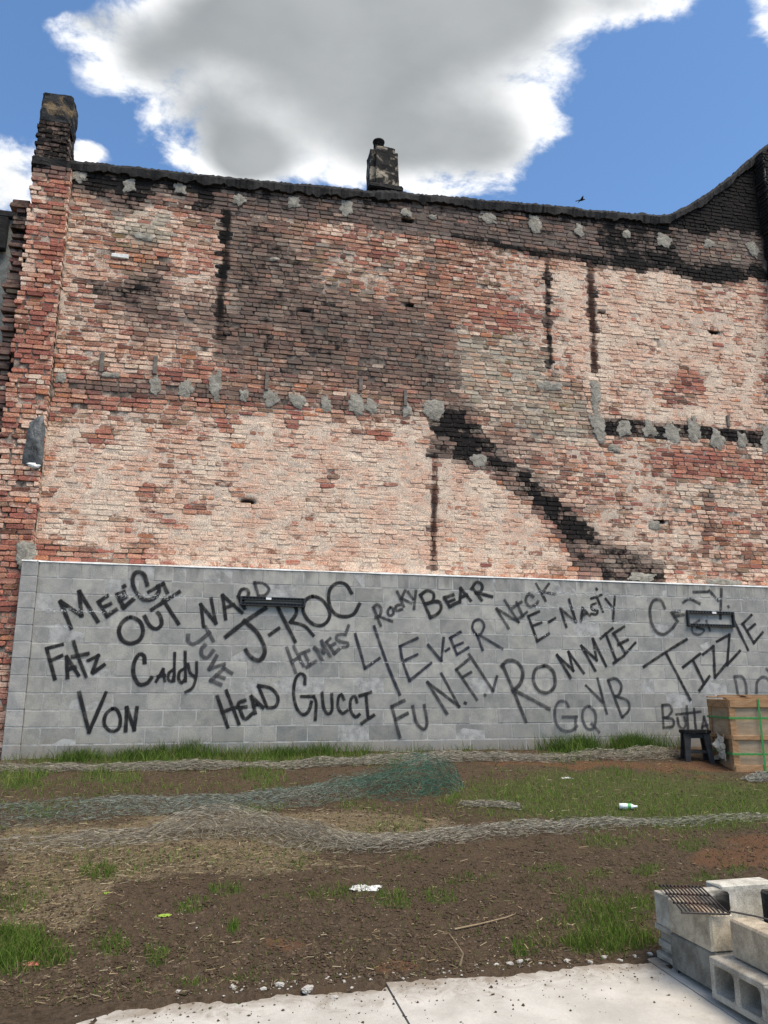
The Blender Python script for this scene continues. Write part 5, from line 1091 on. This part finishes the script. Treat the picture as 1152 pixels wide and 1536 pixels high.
netting('netting_sheet', 'wide sheer green netting sheet bunched into a mound in the middle of the lot', [(-40, 1228, 0.42, 0.05, 0.45, 0.45), (80, 1220, 0.4, 0.06, 0.45, 0.45), (200, 1212, 0.34, 0.07, 0.25, 0.5), (330, 1207, 0.3, 0.08, 0.3, 0.55), (430, 1200, 0.28, 0.1, 0.3, 0.6), (520, 1190, 0.3, 0.14, 0.7, 0.7), (590, 1186, 0.36, 0.28, 1.3, 0.9), (640, 1183, 0.34, 0.34, 1.3, 1), (676, 1187, 0.24, 0.24, 1.1, 0.9), (690, 1190, 0.08, 0.06, 0.4, 0.6)], 3, 24, .034, GRY, GRN, 300, 300, .0021)
netting('netting_roll', 'grey brown netting roll snaking across the straw nearest the sidewalk', [(-40, 1276, 0.22, 0.05, 0.2, 0.4), (100, 1268, 0.2, 0.06, 0.2, 0.45), (220, 1258, 0.18, 0.08, 0.1, 0.6), (290, 1252, 0.18, 0.2, 0.1, 0.9), (380, 1250, 0.18, 0.26, 0.1, 1), (440, 1258, 0.17, 0.24, 0.1, 1), (500, 1272, 0.15, 0.18, 0.1, 0.9), (560, 1274, 0.14, 0.09, 0.1, 0.8), (620, 1267, 0.14, 0.06, 0.2, 0.6), (700, 1254, 0.16, 0.04, 0.3, 0.42), (790, 1245, 0.17, 0.035, 0.5, 0.36), (880, 1240, 0.16, 0.03, 0.6, 0.32), (980, 1237, 0.12, 0.025, 0.5, 0.25), (1160, 1230, 0.08, 0.02, 0.3, 0.18)], 3, 9, .04, TAN, GRY, 620, 400, .0024)
netting('netting_scrap', 'small scrap of tan netting on the soil beside the green mound', [(690, 1208, .05, .03, .1), (730, 1209, .08, .04, .1), (785, 1214, .05, .03, .1)], 3, 7, .03, TAN, GRY, 60, 500)
netting('netting_scrap', 'small wad of grey netting on the grass before the crate', [(1118, 1172, .05, .05, .1), (1135, 1170, .09, .08, .1), (1156, 1168, .06, .05, .1)], 3, 7, .03, GRY, GRY, 60, 600)

# ------------------------------------------------------------------ grass, straw, crumbs of soil
def scatter(n, y0=EDGE+.02, y1=DC-.02, x0=-3.6, x1=9.2):
    # even in the picture plane over the lot, so that near ground is not starved
    px = rng.uniform(-40, 1190, n); py = 1118+(1512-1118)*rng.random(n)**.9
    t = np.full(n, 6.0); D = FWD[None]+RGT[None]*((px-576)/F_PX)[:, None]-UPV[None]*((py-768)/F_PX)[:, None]
    D /= np.linalg.norm(D, axis=1)[:, None]
    for _ in range(40):
        Pq = CAM+D*t[:, None]; e = Pq[:, 2]-gz0(Pq[:, 1]); t = t+e/np.maximum(-D[:, 2]+.13, .06)*.8
    Pq = CAM+D*t[:, None]; ok = (Pq[:, 1] > y0) & (Pq[:, 1] < y1) & (Pq[:, 0] > x0) & (Pq[:, 0] < x1) & ~((Pq[:, 0] > 2.6) & (Pq[:, 1] < 4.74))
    Pq = Pq[ok]; Pq[:, 2] = gz(Pq[:, 0], Pq[:, 1]); return Pq
def blades(P, h, w, lean, col, seg=3):
    n = len(P); az = rng.uniform(0, 2*math.pi, n); d = np.stack([np.cos(az), np.sin(az), np.zeros(n)], -1); f = rng.uniform(0, math.pi, n); side = np.stack([np.cos(f), np.sin(f), np.zeros(n)], -1)
    V = []; 
    for k in range(seg):
        q = k/seg; c = P+d*(lean*h*q**1.8)[:, None]; c = c+np.array([0, 0, 1.])*(h*(q-.25*lean*q*q))[:, None]
        ww = (w*(1-q*.75))[:, None]/2; V += [c-side*ww, c+side*ww]
    V.append(P+d*(lean*h)[:, None]+np.array([0, 0, 1.])*(h*(1-.3*lean))[:, None])
    m = 2*seg+1; V = np.stack(V, 1).reshape(-1, 3); o = np.arange(n)[:, None]*m
    Q = np.concatenate([o+np.array([[2*k, 2*k+1, 2*k+3, 2*k+2]]) for k in range(seg-1)]); T = o+np.array([[2*seg-2, 2*seg-1, 2*seg]])
    shade = np.concatenate([np.full(2, .75+.25*k/seg) for k in range(seg)]+[[1.05]])
    c = col[:, None]*np.ones((1, m, 1)); return V, [Q, T], c.reshape(-1, 3)
Pg = scatter(330000); st, gr, cl, wx_, wy_ = gzone(Pg[:, 0], Pg[:, 1], Pg[:, 2])
dn = .035+.10*np.clip(fbm(Pg[:, 0]*1.5, Pg[:, 1]*1.5, 3, 321)-.45, 0, 1)*2*(wy_ < 1340); hh = np.full(len(Pg), .04)
for (cx_, cy_, rx, ry_, d, h) in GRASS:
    e = ell(wx_, wy_, cx_, cy_, rx, ry_, .8)*d*.42; hh = np.where(e > dn*.6, np.maximum(h*(.55+.45*np.clip(e/(d*.42), 0, 1)), hh*(e < .1)), hh); dn = np.maximum(dn, e)
keep = (rng.random(len(Pg)) < dn*(.35+1.3*fbm(Pg[:, 0]*7, Pg[:, 1]*7, 2, 123)**1.5)) & ~((Pg[:, 0] > 6.15) & (Pg[:, 1] > 8.4) & (Pg[:, 0] < 8.3))
Pg = Pg[keep]; hh = hh[keep]; n = len(Pg)
base = np.array([(.08, .135, .022), (.105, .175, .03), (.068, .12, .022), (.145, .195, .045), (.185, .185, .07), (.095, .16, .03)])[rng.integers(0, 6, n)]*rng.uniform(.75, 1.3, (n, 1))
# taller grass growing against the foot of the block wall
ne = 9000; Xe = np.concatenate([rng.uniform(-1.75, 2.3, ne), rng.normal(at_y(868, 1125, DC)[0], .11, 800), rng.normal(at_y(945, 1125, DC)[0], .16, 1200), rng.normal(at_y(830, 1125, DC)[0], .12, 300), rng.normal(at_y(990, 1125, DC)[0], .15, 120), rng.uniform(2.4, 4.6, 160)])
Ye = DC-.02-np.abs(rng.normal(0, .15, len(Xe))); kp = rng.random(len(Xe)) < np.where(Xe < 2.35, np.clip(fbm(Xe*1.8, Xe*0, 3, 7)*2.6-.75, .06, 1), 1); Xe, Ye = Xe[kp], Ye[kp]
he = np.where(Xe < 2.35, .03+.26*fbm(Xe*2.6, Ye*6, 3, 17), .27)*np.where((Xe > 2.35) & (Xe < 4.5), .5, 1); Pg = np.concatenate([Pg, np.stack([Xe, Ye, gz(Xe, Ye)], -1)]); hh = np.concatenate([hh, he]); n = len(Pg)
base = np.concatenate([base, np.array([(.06, .11, .02), (.08, .14, .03), (.05, .09, .02), (.10, .15, .04)])[rng.integers(0, 4, len(Xe))]*rng.uniform(.75, 1.25, (len(Xe), 1))])
base = base*np.where((Pg[:, 1] > 6.6) & (Pg[:, 1] < 9.9), 1.25, 1.0)[:, None]; hh = hh*np.where(Pg[:, 1] < 6.6, .62, .9); V, F, c = blades(Pg, hh*rng.uniform(.35, 1.35, n), .0045+.02*hh*rng.uniform(.5, 1, n), rng.uniform(.1, .9, n), base)
tag(link('grass', mesh_data('grass', V, F, {'bc': c}), M['grass']), 'patchy tufts of short green grass on the soil and along the block wall', 'grass', kind='stuff')
# straw and dead stalks
Ps = scatter(90000); st, gr, cl, wx_, wy_ = gzone(Ps[:, 0], Ps[:, 1], Ps[:, 2]); keep = rng.random(len(Ps)) < (.035+.5*st+.06*gr+.05*(wy_ > 1400))*np.where(wy_ > 1330, .75, 1); Ps = Ps[keep]; n = len(Ps)
az = rng.uniform(0, math.pi, n)*.6+rng.choice([0, 1.2], n); L = rng.uniform(.015, .09, n)*np.where(Ps[:, 1] < 6.2, .65, 1); d = np.stack([np.cos(az), np.sin(az), rng.normal(0, .12, n)], -1)*L[:, None]/2
A = Ps-d+np.array([0, 0, .012]); B = Ps+d+np.array([0, 0, .012]); A[:, 2] = np.maximum(A[:, 2], gz(A[:, 0], A[:, 1])+.004); B[:, 2] = np.maximum(B[:, 2], gz(B[:, 0], B[:, 1])+.004)
V, F = ribbons(A, B, rng.uniform(.002, .0045, n)); c = np.array([(.36, .28, .16), (.28, .21, .12), (.22, .165, .10), (.42, .35, .23), (.14, .10, .065)])[rng.integers(0, 5, n)]*rng.uniform(.7, 1.2, (n, 1))
tag(link('straw', mesh_data('straw', V, [F], {'bc': np.repeat(c, 4, 0)}), M['fibre']), 'dry straw and dead stalks strewn over the soil', 'straw', kind='stuff')
# crumbs of soil, chips and pebbles
Pc = scatter(36000); n = len(Pc); sz = .003+.014*rng.random(n)**5+.004*rng.random(n)
OC = np.array([(1, 0, 0), (-1, 0, 0), (0, 1, 0), (0, -1, 0), (0, 0, .8), (0, 0, -.8)]); OF = np.array([(0, 2, 4), (2, 1, 4), (1, 3, 4), (3, 0, 4), (2, 0, 5), (1, 2, 5), (3, 1, 5), (0, 3, 5)])
th = rng.uniform(0, 6.28, n); Rm = np.zeros((n, 3, 3)); Rm[:, 0, 0] = np.cos(th); Rm[:, 0, 1] = -np.sin(th); Rm[:, 1, 0] = np.sin(th); Rm[:, 1, 1] = np.cos(th); Rm[:, 2, 2] = 1
wh = rng.random(n) < .02; sz = np.where(wh, np.minimum(sz, .006), sz)
V = np.einsum('nij,kj->nki', Rm, OC)*sz[:, None, None]*rng.uniform(.55, 1.4, (n, 6, 3))+Pc[:, None]+np.array([0, 0, .002])
c = np.where(wh[:, None], np.array([(.33, .30, .25)]), np.array([(.06, .043, .03)])+rng.random((n, 1))*np.array([(.07, .05, .035)]))
tag(link('gravel', mesh_data('gravel', V.reshape(-1, 3), [(np.arange(n)[:, None, None]*6+OF[None]).reshape(-1, 3)], {'bc': np.repeat(c, 6, 0)}), M['fibre']), 'loose crumbs of soil, wood chips and small pebbles', 'gravel', kind='stuff')
# specks and soil crumbs blown onto the slabs
n = 380; Xs = rng.uniform(-.5, 2.66, n); Ys = 4.56-np.abs(rng.normal(0, .33, n))**1.15; zz = .055+.04*(Ys-EDGE)+.002; sz = .0025+.007*rng.random(n)**4
V = np.einsum('ij,nkj->nki', np.eye(3), OC[None]*sz[:, None, None]*rng.uniform(.5, 1.6, (n, 6, 3)))+np.stack([Xs, Ys, zz], -1)[:, None]
c = np.array([(.07, .055, .04), (.12, .10, .075), (.05, .07, .025)])[rng.choice(3, n, p=[.6, .3, .1])]
tag(link('soil_crumbs', mesh_data('soil_crumbs', V.reshape(-1, 3), [(np.arange(n)[:, None, None]*6+OF[None]).reshape(-1, 3)], {'bc': np.repeat(c, 6, 0)}), M['fibre']), 'specks of soil scattered over the sidewalk', 'soil', kind='stuff')

# ------------------------------------------------------------------ litter
o = crumple('paper_towel', .20, .13, .04, 21, M['paper'], 22); o.location = Vector(on_ground(548, 1334)); o.rotation_euler = (0, 0, R(-12)); tag(o, 'crumpled white paper towel lying on the bare soil', 'paper')
o = crumple('paper_scrap', .12, .06, .03, 25, M['paper']); o.location = Vector(on_ground(850, 1168)); tag(o, 'small white scrap in the grass behind the bottle', 'scrap')
M['redwrap'] = simple('red_wrapper', (.45, .14, .12), .5, .6, 30)
o = crumple('wrapper', .07, .05, .02, 28, M['redwrap']); o.location = Vector(on_ground(48, 1447)); tag(o, 'little red and white wrapper in the grass at the picture corner', 'wrapper')
M['lime'] = simple('lime_leaf', (.24, .34, .045), .6, .2, 30)
for (x, y, s_, l) in [(247, 1375, 1.0, 'lime green leaf curled on the bare soil'), (160, 1341, .5, 'small yellow green leaf on the soil near the straw')]:
    o = crumple('leaf', .075*s_, .05*s_, .03, int(x), M['lime'], 8); o.location = Vector(on_ground(x, y)); o.rotation_euler = (0, 0, R(15)); tag(o, l, 'leaf')
# plastic bottle
bp = on_ground(942, 1215); M['pet'] = NT('clear_plastic').bsdf((.74, .80, .80), .2, spec=.5); M['label_g'] = simple('green_label', (.10, .35, .12), .5, .2, 20); M['cap'] = simple('white_cap', (.75, .75, .75), .5, .05, 20)
bot = tag(empty('plastic_bottle', bp+np.array([0, 0, .035]), R(-28)), 'clear plastic bottle with a green label lying in the grass', 'bottle'); bot.scale = (.7, .8, .8)
mb = MB().tube([(x, 0, 0) for x in (-.12, -.116, -.06, .02, .05, .085, .10, .118)], np.array([.025, .036, .036, .036, .034, .018, .014, .014]), 16); mb.build('body', M['pet'], bot, smooth=True)
MB().tube([(.0, 0, 0), (.045, 0, 0)], .0368, 16, False).build('label', M['label_g'], bot, smooth=True); MB().tube([(.116, 0, 0), (.134, 0, 0)], .0165, 12).build('cap', M['cap'], bot)
# broken chips along the sidewalk edge
M['chip'] = simple('pale_stone_chip', (.42, .40, .36), .9, .3, 40, bump=.8)
chips = [rough_box((1, .8, .55), 2, .35, 200+k, rnd=.12) for k in range(4)]
for me in chips: me.name = 'stone_chip'; me.materials.append(M['chip'])
rub = MB(); rv = [np.array([v.co[:] for v in me.vertices]) for me in chips]; rf = []
for me in chips:
    d_ = {}
    for f in me.polygons: d_.setdefault(len(f.vertices), []).append(list(f.vertices))
    rf.append([np.array(q) for q in d_.values()])
spots = [(502, 1497, .05), (350, 1482, .05), (395, 1484, .045), (420, 1478, .06), (516, 1473, .035), (745, 1448, .045), (765, 1446, .05), (780, 1443, .055), (793, 1441, .04), (850, 1442, .05), (885, 1444, .045), (908, 1437, .06), (930, 1441, .04), (975, 1432, .05), (268, 1488, .04), (495, 1430, .02), (375, 1320, .022), (75, 1337, .022), (295, 1392, .02)]
for _ in range(170):
    x = rng.uniform(255, 985); spots.append((x, np.interp(x, [250, 520, 600, 985], [1498, 1473, 1468, 1434])+rng.normal(-4, 6), .006+.022*rng.random()**2.5))
for (x, y, s_) in spots:
    q = on_ground(x, y); k = int(rng.integers(0, 4)); rub.add((rv[k]*np.array([s_*.75, s_*.65, s_*.5])) @ rotz(rng.uniform(0, 6.28)).T + q+np.array([0, 0, s_*.06]), rf[k])
tag(rub.build('rubble', M['chip']), 'crumbs and chips of pale broken concrete along the sidewalk edge', 'rubble', kind='stuff')
o = link('stone_chip', chips[1], None, None, on_ground(462, 1484), (0, 0, 1)); o.scale = (.07, .06, .05); tag(o, 'dark grey stone lying at the sidewalk edge', 'stone'); 
M['twig'] = simple('dry_twig', (.24, .18, .11), .9, .3, 40)
for pts, l in [([(682, 1397), (720, 1389), (760, 1379), (772, 1374)], 'long dry twig lying on the soil before the paving'), ([(690, 1452), (694, 1428), (686, 1410), (678, 1402)], 'dead branched weed stalk standing at the sidewalk edge')]:
    Q = np.array([on_ground(x, y) for x, y in pts])+np.array([0, 0, .012])
    if 'standing' in l: Q = np.array([Q[0]+np.array([0, 0, .0]), Q[0]+np.array([.02, 0, .06]), Q[0]+np.array([-.02, 0, .12]), Q[0]+np.array([-.06, 0, .17])])
    tag(MB().tube(Q, np.linspace(.007, .003, 4), 6).build('twig', M['twig']), l, 'twig')

# ------------------------------------------------------------------ bird passing over the roof
bd = CAM + ray(872, 300)*34; M['bird'] = simple('dark_feathers', (.03, .028, .026), .8, .3, 10)
bm = bmesh.new(); bmesh.ops.create_uvsphere(bm, u_segments=12, v_segments=8, radius=1)
for v in bm.verts:
    k = v.co.x; v.co = Vector((k*.15, v.co.y*.038*(1-.35*abs(k)), v.co.z*.035*(1-.35*abs(k))))
def tri_wing(pts):
    vs = [bm.verts.new(p_) for p_ in pts]; bm.faces.new(vs); vs2 = [bm.verts.new((p_[0], p_[1], p_[2]-.006)) for p_ in pts]; bm.faces.new(vs2[::-1])
    for k in range(len(vs)): bm.faces.new((vs[k], vs2[k], vs2[(k+1) % len(vs)], vs[(k+1) % len(vs)]))
for s_ in (1, -1): tri_wing([(.06, s_*.03, .01), (.03, s_*.16, .045), (-.02, s_*.27, .03), (-.05, s_*.14, .02), (-.05, s_*.03, .005)])
tri_wing([(-.11, .015, 0), (-.11, -.015, 0), (-.21, -.04, 0), (-.21, .04, 0)])
bmesh.ops.recalc_face_normals(bm, faces=bm.faces); me = bpy.data.meshes.new('bird'); bm.to_mesh(me); bm.free()
o = link('bird', me, M['bird'], None, bd, (R(8), R(-14), R(-10))); o.scale = (1.15, 1.15, 1.15); tag(o, 'small dark bird gliding in the blue sky above the roof line', 'bird')
